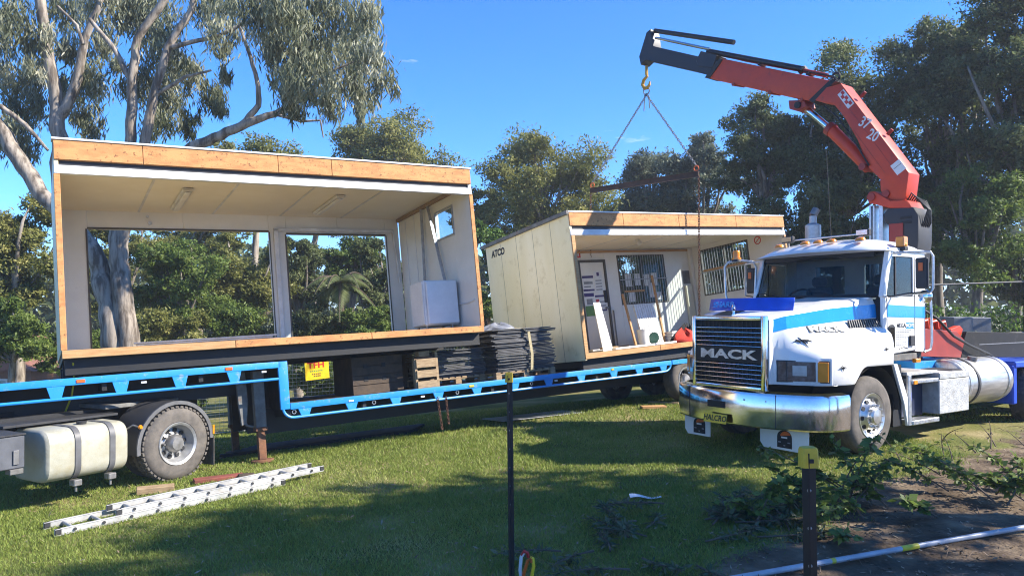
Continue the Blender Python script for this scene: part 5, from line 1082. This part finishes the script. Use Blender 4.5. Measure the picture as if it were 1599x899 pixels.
# palm
def palm(px, py, Y, label, seed):
    rg = np.random.default_rng(seed); c = pix(px, py, Y); bz = gz(c.x, Y); root = thing('palm_tree', label, 'palm', Matrix.Translation((c.x, Y, bz))); h = c.z-bz
    MB().tube([(0, 0, -.1), (.05, 0, h*.5), (0, 0, h)], [.13, .10, .09], 10).build('trunk', twig, root)
    for k in range(15):
        a = 2*math.pi*k/15+rg.uniform(-.2, .2); el = rg.uniform(-.1, 1.1); L_ = rg.uniform(1.2, 1.6); P = []
        d = np.array([math.cos(a), math.sin(a), 0]); pts = []
        for t in np.linspace(0, 1, 14): pts.append(d*L_*t*math.cos(el*.6)+np.array([0, 0, h+L_*(math.sin(el)*t-.95*t*t)]))
        Pc, Dd, Nn = [], [], []
        for i in range(1, 14):
            tdir = pts[i]-pts[i-1]; s = np.cross(tdir, [0, 0, 1]); s = s/(np.linalg.norm(s)+1e-6)
            for j in range(3):
                q = pts[i-1]+tdir*j/3
                for sg in (-1, 1):
                    ll = .42*math.sin(math.pi*min(.95, .12+i/14)); dd = s*sg+tdir/np.linalg.norm(tdir)*.5+np.array([0, 0, -.55]); dd /= np.linalg.norm(dd); Pc.append(q+dd*ll*.5); Dd.append(dd*ll); Nn.append(np.cross(dd, tdir))
        Dd = np.array(Dd); ll = np.linalg.norm(Dd, axis=1); v, f, t = leaf_cloud(np.array(Pc), Dd, np.array(Nn), ll, .035, rg.normal(.5, .15, len(Pc)))
        fr = tag(link('frond', npmesh('frond', v, f, t), lf_dark, root), kind='stuff')
        MB().tube([tuple(p) for p in pts], list(np.linspace(.02, .005, 14)), 5).build('midrib', twig, fr)
palm(532, 440, 23.5, 'palm with arching fronds in the narrow wall opening', 31)
# distant bush that closes the view
def bushland():
    rg = np.random.default_rng(77); n = 52000
    x = rg.uniform(-75, 75, n); y = 50+np.abs(rg.normal(0, 4, n))+.004*x*x*0; top = 5.2+1.6*hash_noise(x, 0*x, .35)+.8*hash_noise(x, 0*x, 1.1)+np.clip(x-8, 0, 30)*.12; z = -4+(top+4)*rg.uniform(0, 1, n)**.75
    P = np.stack([x, y-(top-z)*.25, z], 1); v, f, t = leaf_cloud(P, unit(n, rg), unit(n, rg)+np.array([0, -.4, .5]), rg.uniform(.5, .9, n), .38, .4+.25*hash_noise(x, z, .8)+rg.normal(0, .13, n))
    o = link('distant_bushland', npmesh('distant_bushland', v, f, t), lf_dark); tag(o, 'mass of distant bush closing the view behind the trees', 'bushland', None, 'stuff')
bushland()
# trees beyond the right edge whose shade lies over the foreground lawn
def shade_tree(x, y, h, rx, rz, seed, label):
    rg = np.random.default_rng(seed); bz = gz(x, y); root = thing('shade_tree', label, 'tree', Matrix.Translation((x, y, bz)), 'shade trees beyond the right edge'); cl = []
    d = unit(30, rg)
    for i in range(30): cl.append((*(np.array([0, 0, h])+d[i]*np.array([rx, rx, rz])*rg.uniform(.3, .9)), rx*rg.uniform(.24, .38)))
    foliage('crown', cl, lf_dark, root, rg, 8, 20, .28, .5, .1, .8, .20, .4)
    mb = MB(); limb(mb, (0, 0, -.1), (0, 0, h-rz*.6), .25, .18, rg, .03, 6, 9)
    for q in cl[:14]: limb(mb, (0, 0, h-rz*.6), q[:3], .1, .02, rg)
    mb.build('trunk', barkg, root, smooth=60)
SHADE = [(10.5, 6.2, 7.6, 2.1, 2.4), (13.5, 4.6, 10.2, 2.4, 2.8), (9.5, 2.6, 6.4, 2.2, 2.6)]
LAB = ['nearest shade tree just beyond the right edge', 'spreading shade tree well beyond the right edge', 'low shade tree beside the camera beyond the right edge', 'slender tall shade tree beyond the right edge behind the truck', 'tallest shade tree farthest beyond the right edge']
for i, a in enumerate(SHADE): shade_tree(*a, 200+i, LAB[i])

# ------------------------------------------------------------------ lawn blades, litter, cut branches
def scatter_grass():
    rg = np.random.default_rng(21); Ps = []
    def put(n, x0, x1, y0, y1, keep_in_view=True):
        x = rg.uniform(x0, x1, n); y = rg.uniform(y0, y1, n); so_ = soil(x, y); keep = (so_ < rg.normal(-.02, .12, n)) & (np.abs(x) < y*.74+.4)
        Ps.append((x[keep], y[keep]))
    put(150000, -6.5, 4.5, 5.0, 8.5); put(110000, -8.5, 6, 8.5, 12.5); put(45000, -9, 9, 12.5, 17); put(2500, 3.0, 6.5, 6.5, 11)
    x = np.concatenate([p[0] for p in Ps]); y = np.concatenate([p[1] for p in Ps]); n = len(x); z = g(x, y)
    h = (rg.uniform(.018, .045, n)*(1+.35*hash_noise(x, y, 2.2)))*(1+.04*(y-6)); a = rg.uniform(0, 6.283, n); w = .0035+.0007*(y-5)
    lx, ly = rg.normal(0, .6, n)*h, rg.normal(0, .6, n)*h; dx, dy = np.cos(a)*w, np.sin(a)*w
    v = np.stack([np.stack([x-dx, y-dy, z-.004], 1), np.stack([x+dx, y+dy, z-.004], 1), np.stack([x+lx, y+ly, z+h], 1)], 1).reshape(-1, 3)
    dry = hash_noise(x, y, .8)*.7+hash_noise(x, y, 3.1)*.4; tuft = np.clip(hash_noise(x, y, 5.3)-.45, 0, 1)*1.6; h = h*(1+tuft)
    tint = .40+rg.normal(0, .12, n)+np.clip(dry-.12, 0, 1)*.55+(rg.random(n) < .05)*.35
    o = link('grass', npmesh('grass', v, np.arange(3*n).reshape(n, 3), np.repeat(np.clip(tint, 0, 1), 3)), lf_grass); tag(o, 'short green lawn grass with dry patches', 'grass', None, 'stuff')
scatter_grass()
def litter():
    rg = np.random.default_rng(23); n = 9000; x = rg.uniform(.3, 9.5, n); y = rg.uniform(4.6, 13, n); k = soil(x, y) > rg.normal(.05, .2, n); x, y = x[k], y[k]; n = len(x); z = g(x, y)+rg.uniform(.004, .02, n)
    D = unit(n, rg); D[:, 2] *= .25; N_ = unit(n, rg)*.35+np.array([0, 0, 1]); ln = rg.uniform(.02, .07, n)
    v, f, t = leaf_cloud(np.stack([x, y, z], 1), D, N_, ln, ln*rg.uniform(.25, .5, n), rg.uniform(0, 1, n)**1.5)
    o = link('leaf_litter', npmesh('leaf_litter', v, f, t), lf_litter); tag(o, 'dead leaves and bark scraps over the bare soil', 'leaf litter', None, 'stuff')
    n = 1500; x = rg.uniform(-6.5, 5, n); y = rg.uniform(5.2, 13, n); z = g(x, y)+rg.uniform(.02, .04, n); D = unit(n, rg); D[:, 2] *= .3; ln = rg.uniform(.03, .075, n)
    v, f, t = leaf_cloud(np.stack([x, y, z], 1), D, unit(n, rg)*.4+np.array([0, 0, 1]), ln, ln*.28, rg.uniform(.2, 1, n))
    o = link('fallen_leaves', npmesh('fallen_leaves', v, f, t), lf_litter); tag(o, 'dry fallen leaves scattered over the lawn', 'fallen leaves', None, 'stuff')
    n = 420; x = rg.uniform(.8, 9, n); y = rg.uniform(5, 12.5, n); mb = MB()
    for i in range(n):
        if soil(x[i], y[i]) < -.25: continue
        a = rg.uniform(0, 6.28); L_ = rg.uniform(.05, .35); zz = gz(x[i], y[i])+.008; mb.tube([(x[i], y[i], zz), (x[i]+math.cos(a)*L_*.5, y[i]+math.sin(a)*L_*.5, zz+rg.uniform(0, .03)), (x[i]+math.cos(a+.2)*L_, y[i]+math.sin(a+.2)*L_, zz)], [.004, .003, .002], 4)
    o = mb.build('fallen_twigs', twig, None, smooth=0); tag(o, 'thin dead twigs strewn over the bare soil', 'twigs', None, 'stuff')
litter()
def branches(name, label, x, y, n, L_, lift, lf, mat, ln, asp, seed, cat='branches', spread=.35, az=None, per=26, group=None):
    rg = np.random.default_rng(seed); bz = gz(x, y); root = thing(name, label, cat, Matrix.Translation((x, y, bz)), group); mb = MB(); Ps, Ds, Ns, Ts = [], [], [], []
    for i in range(n):
        a = rg.uniform(0, 6.28) if az is None else az+rg.normal(0, spread); l = L_*rg.uniform(.6, 1.15); e = lift*rg.uniform(.5, 1.4); o = rg.normal(size=2)*spread*.5*(1 if az is None else .3)
        pts = []
        for t in np.linspace(0, 1, 7): pts.append(np.array([o[0]+math.cos(a+.3*t)*l*t*math.cos(e), o[1]+math.sin(a+.3*t)*l*t*math.cos(e), .03+l*math.sin(e)*t-.25*l*math.sin(e)*t*t]))
        mb.tube([tuple(p) for p in pts], list(np.linspace(.010, .003, 7)), 5, caps=False)
        for j in range(per):
            t = rg.uniform(.25, 1); k = min(5, int(t*6)); q = pts[k]+(pts[k+1]-pts[k])*(t*6-k); d = unit(1, rg)[0]; d[2] = d[2]*.5-.1
            wl_ = rg.uniform(.02, .12); Ps.append(q+d*wl_); Ds.append(d); Ns.append(unit(1, rg)[0]*.6+np.array([0, 0, .8])); Ts.append(rg.normal(.45, .2))
            mb.tube([tuple(q), tuple(q+d*wl_)], .0018, 3, caps=False)
    P = np.array(Ps); P[:, 2] = np.maximum(P[:, 2], .012); l = ln*rg.uniform(.6, 1.3, len(P))
    v, f, t = leaf_cloud(P, np.array(Ds), np.array(Ns), l, l*asp, np.array(Ts)); link('leaves', npmesh('leaves', v, f, t), mat, root); tag(mb.build('stems', twig, root, smooth=60), kind='stuff')
branches('cut_branches', 'dark heap of cut leafy branches on the soil edge left of the yellow-capped post', 2.0, 7.0, 15, .8, .20, 0, lf_cut, .085, .36, 41, per=100, spread=.7)
branches('cut_branches', 'low spread of cut branches lying on the lawn below the paper scrap', 1.2, 6.5, 9, .65, .10, 0, lf_cut, .08, .34, 42, per=60, spread=.6)
branches('leafy_shrub', 'leafy green shrub growing in front of the truck front wheel', 3.2, 7.15, 13, .72, .75, 0, lf_green, .085, .75, 43, cat='shrub', per=70, spread=.7, group='shrubs in the foreground')
branches('leafy_shrub', 'taller leafy stems reaching up over the truck front wheel', 3.55, 7.6, 6, 1.15, 1.15, 0, lf_green, .09, .8, 47, cat='shrub', per=40, spread=.3, group='shrubs in the foreground')
branches('leafy_shrub', 'leafy shrub at the right edge of the bare soil', 5.05, 7.6, 14, .85, .70, 0, lf_green, .08, .65, 44, cat='shrub', per=70, spread=.7, group='shrubs in the foreground')
branches('leafy_shrub', 'thin bare-stemmed sapling between the truck steps and the right edge', 4.9, 8.6, 4, .8, 1.05, 0, lf_fresh, .06, .55, 45, cat='shrub', per=12, spread=.4, group='shrubs in the foreground')
branches('dry_twigs', 'dry leaning twigs beside the round fuel tank', 6.6, 9.9, 7, .6, .9, 0, lf_litter, .05, .4, 46, cat='twigs', per=4, spread=.6)

# ------------------------------------------------------------------ small things on the ground
def gp(px, py, zoff=0.):
    Y = 8.
    for _ in range(30):
        x = (px-799.5)/1150*Y; Y = 1150*(CAMZ-gz(x, Y)-zoff)/(py-470)
    return Vector(((px-799.5)/1150*Y, Y, gz((px-799.5)/1150*Y, Y)+zoff))
def ladder(label, o0, d, L_, wid, z0, nr):
    n_ = Vector((-d.y, d.x, 0)); t = thing('ladder_section', label, 'ladder', Matrix.Identity(4), 'sections of the extension ladder')
    def at(u, w, z): p = o0+d*u+n_*w; return (p.x, p.y, gz(p.x, p.y)+z0+z)
    for w in (0, wid):
        r = MB().bar(at(0, w, .037), at(L_, w, .037), .022, .056).build('rail', alu_l, t, .003); MB().bar(at(0, w, .066), at(L_, w, .066), .034, .006).build('rail_flange', alu_l, r, .002); MB().bar(at(0, w, -.0+.004), at(L_, w, .004), .034, .006).build('rail_flange', alu_l, r)
        for q in (0.03, L_-.03): MB().bar(at(q-.03, w, .04), at(q+.03, w, .04), .036, .06).build('end_cap', dgrey, r, .006)
    for k in range(nr):
        u = .18+(L_-.36)*k/(nr-1); MB().bar(at(u, .011, .037), at(u, wid-.011, .037), .03, .03).build('rung', alu_l, t, .006)
        for w in (-.013,): MB().cyl(at(u, w, .037), at(u, w-.012, .037), .016, n=8).build('rung_plug', dgrey, t)
alu_l = M('weathered_ladder_alloy', (.62,.61,.58), .5, .35, scale=6, dirt=(.35,.31,.26), dscale=7)
pA = gp(85, 838); pB = gp(445, 757); dl = Vector((pB.x-pA.x, pB.y-pA.y, 0)).normalized()
pC = gp(490, 741); pD = gp(165, 812)
ladder('lower ladder section lying flat on the lawn, its end nearest the left edge', Vector((pA.x, pA.y, 0)), dl, (pB-pA).length, .38, .006, 9)
ladder('upper ladder section lying on the other and reaching farther right', Vector((pA.x, pA.y, 0))+dl*(pD-pA).length+Vector((-dl.y, dl.x, 0))*.035, dl, (pC-pD).length, .30, .068, 9)
def plank(name, mat, p, a, L_, w, h, label, cat='timber', tilt=0., group=None):
    o = MB().box(-L_/2, L_/2, -w/2, w/2, 0, h).build(name, mat, None, .006); o.matrix_world = Matrix.Translation(p) @ Matrix.Rotation(R(a), 4, 'Z') @ Matrix.Rotation(R(tilt), 4, 'Y'); return tag(o, label, cat, group)
plank('timber_block', pineg, gp(243, 768), 25, .42, .16, .075, 'brown timber block on the grass behind the ladder', 'timber')
plank('red_board', M('worn_red_board', (.26,.07,.05), .8, scale=5, col2=(.16,.05,.035)), gp(342, 749), 32, .62, .15, .05, 'red painted board on the grass behind the ladder', 'board')
plank('timber_block', darkwood, gp(385, 745), 20, .2, .1, .05, 'small dark timber offcut beside the red board', 'timber')
plank('pale_offcut', pine, gp(1020, 637), 10, .5, .16, .05, 'pale timber offcut on the grass beside the truck bumper', 'timber', group='offcuts beside the truck')
plank('pale_offcut', pineg, gp(1036, 630), -20, .6, .10, .04, 'greyer timber offcut just behind the pale one', 'timber', group='offcuts beside the truck')
sm = MB(); pc = gp(1008, 780)
sm.loft([[(pc.x-.17+.34*t, pc.y-.03, pc.z+.03+.012*math.sin(7*t)), (pc.x-.17+.34*t, pc.y+.05, pc.z+.035+.02*math.sin(5*t+1)), (pc.x-.17+.34*t, pc.y+.05, pc.z+.038+.02*math.sin(5*t+1)), (pc.x-.17+.34*t, pc.y-.03, pc.z+.034+.012*math.sin(7*t))] for t in np.linspace(0, 1, 10)])
tag(sm.build('paper_scrap', paper, None), 'white strip of paper lying on the shaded lawn', 'paper')
# conduit on the soil
c0, c1 = gp(1150, 905, .03), gp(1640, 818, .03); cm = thing('conduit_pipe', 'blue-grey conduit pipe lying across the bare soil at lower right', 'pipe', Matrix.Identity(4))
cpts = [tuple(c0.lerp(c1, t)+Vector((0, 0, gz(*c0.lerp(c1, t).xy)+.034-c0.lerp(c1, t).z))) for t in np.linspace(-.15, 1.05, 12)]
zs = np.linspace(cpts[0][2], cpts[-1][2], 12); cpts = [(p[0], p[1], z) for p, z in zip(cpts, zs)]; up_ = max(gz(p[0], p[1])+.026-p[2] for p in cpts); cpts = [(p[0], p[1], p[2]+up_*.8) for p in cpts]
MB().tube(cpts, .022, 12).build('pipe', pipeblue, cm)
for px_ in (1300, 1420): 
    q = Vector(cpts[0]).lerp(Vector(cpts[-1]), 0)
    k = [i for i in range(11) if 799.5+1150*cpts[i][0]/cpts[i][1] <= px_][-1]; a, b = Vector(cpts[k]), Vector(cpts[k+1]); xa, xb = [799.5+1150*q_[0]/q_[1] for q_ in (a, b)]; t = (px_-xa)/(xb-xa); m_ = a.lerp(b, t); u_ = (b-a).normalized(); w_ = .02 if px_ == 1300 else .09
    MB().tube([m_-u_*w_, m_+u_*w_], .0232, 12).build('tape_band', ytape, cm)
# star pickets with caps
pk_m = M('dark_picket_paint', (.007,.007,.008), .55, scale=9, dirt=(.02,.017,.015), dscale=14)
def picket(px, pyt, Y, lean, label):
    x = (px-799.5)/1150*Y; zt_ = CAMZ-(pyt-470)/1150*Y; bz = gz(x, Y); t = thing('fence_picket', label, 'fence picket', Matrix.Translation((x, Y, bz)) @ Matrix.Rotation(lean, 4, 'Y') , 'yellow-capped fence pickets'); h = zt_-bz
    m = MB()
    for a in (0, 120, 240):
        d = Vector((math.cos(R(a+8)), math.sin(R(a+8)), 0)); n_ = Vector((-d.y, d.x, 0))*.0035; p = [d*0-n_, d*.026-n_, d*.026+n_, d*0+n_]
        m.add([(q.x, q.y, -.2) for q in p]+[(q.x, q.y, h-.02) for q in p], [(0,1,2,3),(7,6,5,4),(0,4,5,1),(1,5,6,2),(2,6,7,3),(3,7,4,0)])
    m.build('picket', pk_m, t)
    for k in range(7):
        z = h-.16-.14*k; d = Vector((math.cos(R(248)), math.sin(R(248)), 0)); MB().cyl((d.x*.016-.004, d.y*.016-.001, z), (d.x*.016+.006, d.y*.016+.003, z), .006, n=8).build('wire_hole', steel, t)
    cp = [(-.024, -.02), (.024, -.02), (.031, -.012), (.031, .026), (.02, .034), (-.02, .034), (-.031, .026), (-.031, -.012)]
    c_ = MB().loft([[(u*s_, v*s_-.004, z) for u, v in cp] for z, s_ in ((h-.075, 1.02), (h-.07, 1), (h-.012, .97), (h-.002, .86), (h, .7))]).build('cap', yellow, t, smooth=25)
    bx('cap_slot', ink, c_, -.007, .007, -.032, -.0245, h-.055, h-.041, 0)
picket(798.5, 581, 5.6, -.011, 'yellow-capped dark picket standing in the middle of the lawn')
picket(1272.5, 697, 2.75, -.015, 'yellow-capped dark picket nearest the camera above the conduit pipe')
# strap loops by the first picket
sc0 = gp(824, 915); sl_ = thing('strap_loop', 'orange and yellow strap loop with red tip at the foot of the lawn picket', 'strap', Matrix.Translation(sc0))
for nm, mt, pts in (('orange_strap', orange, [(-.035, .01, 0), (-.03, .0, .10), (.0, -.005, .20), (.028, -.01, .225), (.03, -.012, .19)]), ('yellow_strap', signy, [(.015, -.01, 0), (.03, -.012, .08), (.045, -.012, .16), (.04, -.01, .22), (.02, -.008, .225)]), ('white_strap', paper, [(-.045, .02, .02), (-.058, .02, .12), (-.05, .015, .22), (-.03, .012, .255)]), ('red_tip', inkred, [(-.045, .014, .235), (-.025, .01, .268), (.0, .008, .255), (.005, .008, .22)])):
    MB().tube(pts, .013, 8).build(nm, mt, sl_)
# dark bars and grey sheet under the trailer
for k in range(6):
    a = TL @ Vector((.9+.15*k, 1.5+.16*k, 0)); b = TL @ Vector((4.2+.12*k, 1.3+.15*k, 0)); a.z = gz(a.x, a.y)+.04; b.z = gz(b.x, b.y)+.04
    o = MB().bar(a, b, .07, .07).build('steel_tube', black, None, .004); tag(o, 'black steel tube in the shaded row on the ground under the trailer', 'steel tube', 'black tubes under the trailer')
a = TL @ Vector((6.7, 1.0, 0)); o = MB().box(-.95, .95, -.35, .35, 0, .012).build('grey_sheet', galv, None, .002); o.matrix_world = Matrix.Translation((a.x, a.y, gz(a.x, a.y)+.035)) @ Matrix.Rotation(R(34), 4, 'Z') @ Matrix.Rotation(R(-4), 4, 'X'); tag(o, 'grey flat sheet lying on the grass under the trailer', 'sheet')
# ------------------------------------------------------------------ fences, hedge, blocks, house
def mesh_panel(p0, p1, h, label, group, sp=.09, wire=.0025, green=False):
    p0 = Vector(p0); p1 = Vector(p1); d = p1-p0; L_ = d.length; d.normalize(); t = thing('mesh_fence_panel', label, 'fence', Matrix.Identity(4), group); z0 = min(gz(p0.x, p0.y), gz(p1.x, p1.y))
    def at(u, z): return (p0.x+d.x*u, p0.y+d.y*u, z0+z)
    for u in (0, L_): MB().cyl(at(u, -.05), at(u, h), .02, n=10).build('post', galv, t)
    for z in (.08, h-.02): MB().cyl(at(0, z), at(L_, z), .016, n=8).build('rail', galv, t)
    m = MB()
    for k in range(1, int(L_/sp)): m.tube([at(k*sp, .08), at(k*sp, h-.02)], wire, 3, caps=False)
    for k in range(1, int(h/sp)): m.tube([at(0, .04+k*sp), at(L_, .04+k*sp)], wire, 3, caps=False)
    tag(m.build('wire_mesh', galv, t, smooth=0), kind='stuff')
F0, F1, F2, F3 = (-8.12, 15.2), (-5.80, 16.75), (-3.48, 18.31), (-1.16, 19.86)
mesh_panel((*F0, 0), (*F1, 0), 1.9, 'mesh fence panel behind the gooseneck', 'temporary fence behind the trailer'); mesh_panel((*F1, 0), (*F2, 0), 1.9, 'mesh fence panel carrying the yellow sign', 'temporary fence behind the trailer')
mesh_panel((*F2, 0), (*F3, 0), 1.9, 'mesh fence panel behind the timber crate', 'temporary fence behind the trailer')
sq = pix(495, 577, 17.48); sgn_ = thing('fence_sign', 'small yellow sign with red letters on the mesh fence', 'sign', Matrix.Translation((sq.x, sq.y, sq.z)) @ Matrix.Rotation(R(33.8), 4, 'Z') @ Matrix.Rotation(R(-4), 4, 'Y'))
bx('board', signy, sgn_, -.29, .29, -.008, 0, -.23, .23, .002); text('sign_letters', 'TFH', .20, (-.02, -.010, .11), (1, 0, 0), (0, 0, 1), inkred, sgn_, .001, .006, sx=1.15)
for z, w, m_ in ((-.02, .34, greenp), (-.09, .26, rust), (-.14, .18, rust)): 
    for j in range(int(w/.045)): bx('small_print', m_, sgn_, -w/2+j*.045, -w/2+j*.045+.03, -.0105, -.0085, z-.018, z+.012, 0)
# right-hand fence
for i, (a, b, lb) in enumerate((((8.6, 16.6), (12.0, 17.2), 'tube fence behind the truck bed'), ((12.0, 17.2), (15.4, 17.8), 'tube fence running off the right edge'))):
    t = thing('tube_fence', lb, 'fence', Matrix.Identity(4), 'fence behind the truck'); za, zb_ = gz(*a), gz(*b)
    for (x, y), z in ((a, za), (b, zb_)): MB().cyl((x, y, z-.1), (x, y, z+2.5-.0), .05, n=10).build('post', oldpaint, t)
    for h in (2.38, 1.2, .15): MB().cyl((*a, za+h), (*b, zb_+h), .02, n=8).build('rail', oldpaint, t)
    m = MB(); n_ = 26
    for k in range(1, n_): q = k/n_; x, y, z = a[0]+(b[0]-a[0])*q, a[1]+(b[1]-a[1])*q, za+(zb_-za)*q; m.tube([(x, y, z+.15), (x, y, z+2.38)], .002, 3, caps=False)
    tag(m.build('wire_mesh', oldpaint, t, smooth=0), kind='stuff')
def hedge(x0, y0, x1, y1, h, label, seed, mat=lf_fresh):
    rg = np.random.default_rng(seed); t = thing('hedge', label, 'hedge', Matrix.Translation((x0, y0, gz(x0, y0)))); cl = []; n = int(math.hypot(x1-x0, y1-y0)/.35)
    for k in range(n):
        q = k/(n-1)
        for zz in np.arange(.25, h, .35): cl.append(((x1-x0)*q, (y1-y0)*q+rg.normal()*.1, zz, .32))
    foliage('leaves', cl, mat, t, rg, 8, 16, .11, .5, .1, .9, .4, .6)
    m = MB()
    for k in range(0, n, 2): q = k/(n-1); limb(m, ((x1-x0)*q, (y1-y0)*q, -.1), ((x1-x0)*q, (y1-y0)*q, h*.8), .03, .01, rg)
    m.build('stems', twig, t)
hedge(9.0, 18.4, 15.5, 19.2, 2.0, 'clipped yellow-green hedge behind the fence at the right', 61)
hedge(9.2, 16.0, 14.5, 16.9, 1.15, 'dark low ground shrubs between the truck bed and the fence', 62, lf_dark)
for k, (x, y, s_, lb) in enumerate(((10.62, 17.6, .5, 'pale concrete block nearer the truck cab behind the fence'), (11.15, 17.75, .45, 'pale concrete block farther right behind the fence'))):
    z = gz(x, y); o = MB().box(-.25, .22, -.3, .3, 0, 1.60-.03*k).build('concrete_block', M('pale_concrete_%d' % k, (.20,.21,.23), .9, scale=5, bump=.3), None, .02); o.matrix_world = Matrix.Translation((x, y, z)); tag(o, lb, 'concrete block', 'blocks behind the fence')
# house glimpsed at far left
hx, hy = -26.2, 38.0; hz = gz(hx, hy); ho = thing('brick_house', 'brown brick house glimpsed at far left above the gooseneck', 'house', Matrix.Translation((hx, hy, hz)))
bx('wall', brick, ho, -3, 3, -2.5, 2.5, 0, 2.4, 0); MB().prism([(-3.4, 2.4), (3.4, 2.4), (0, 3.9)], 'y', -2.9, 2.9).build('roof', M('roof_tile', (.25,.11,.07), .8, scale=8, bump=.4), ho)
w_ = bx('window', whitealu, ho, .6, 1.9, -2.54, -2.5, 1.0, 2.0, 0); bx('pane', glass, w_, .68, 1.82, -2.56, -2.545, 1.08, 1.92, 0); d_ = bx('door', darkwood, ho, -1.4, -.5, -2.54, -2.5, .02, 2.05, 0); MB().cyl((-.6, -2.6, 1.0), (-.6, -2.54, 1.0), .04, n=8).build('handle', steel, d_)
# ------------------------------------------------------------------ thin summer haze
hm = bpy.data.materials.new('thin_haze'); hm.use_nodes = True; hn = hm.node_tree.nodes; hn.remove(hn['Principled BSDF'])
pv = hn.new('ShaderNodeVolumePrincipled'); pv.inputs['Color'].default_value = (.86, .90, .96, 1); pv.inputs['Density'].default_value = .0014; pv.inputs['Anisotropy'].default_value = .2
hm.node_tree.links.new(pv.outputs[0], hn['Material Output'].inputs['Volume'])
hz_ = MB().box(-700, 700, -700, 700, -30, 26).build('haze', hm, None, smooth=0); tag(hz_, 'faint pale haze in the air over the whole yard', None, None, 'stuff')
cy.volume_bounces = 0
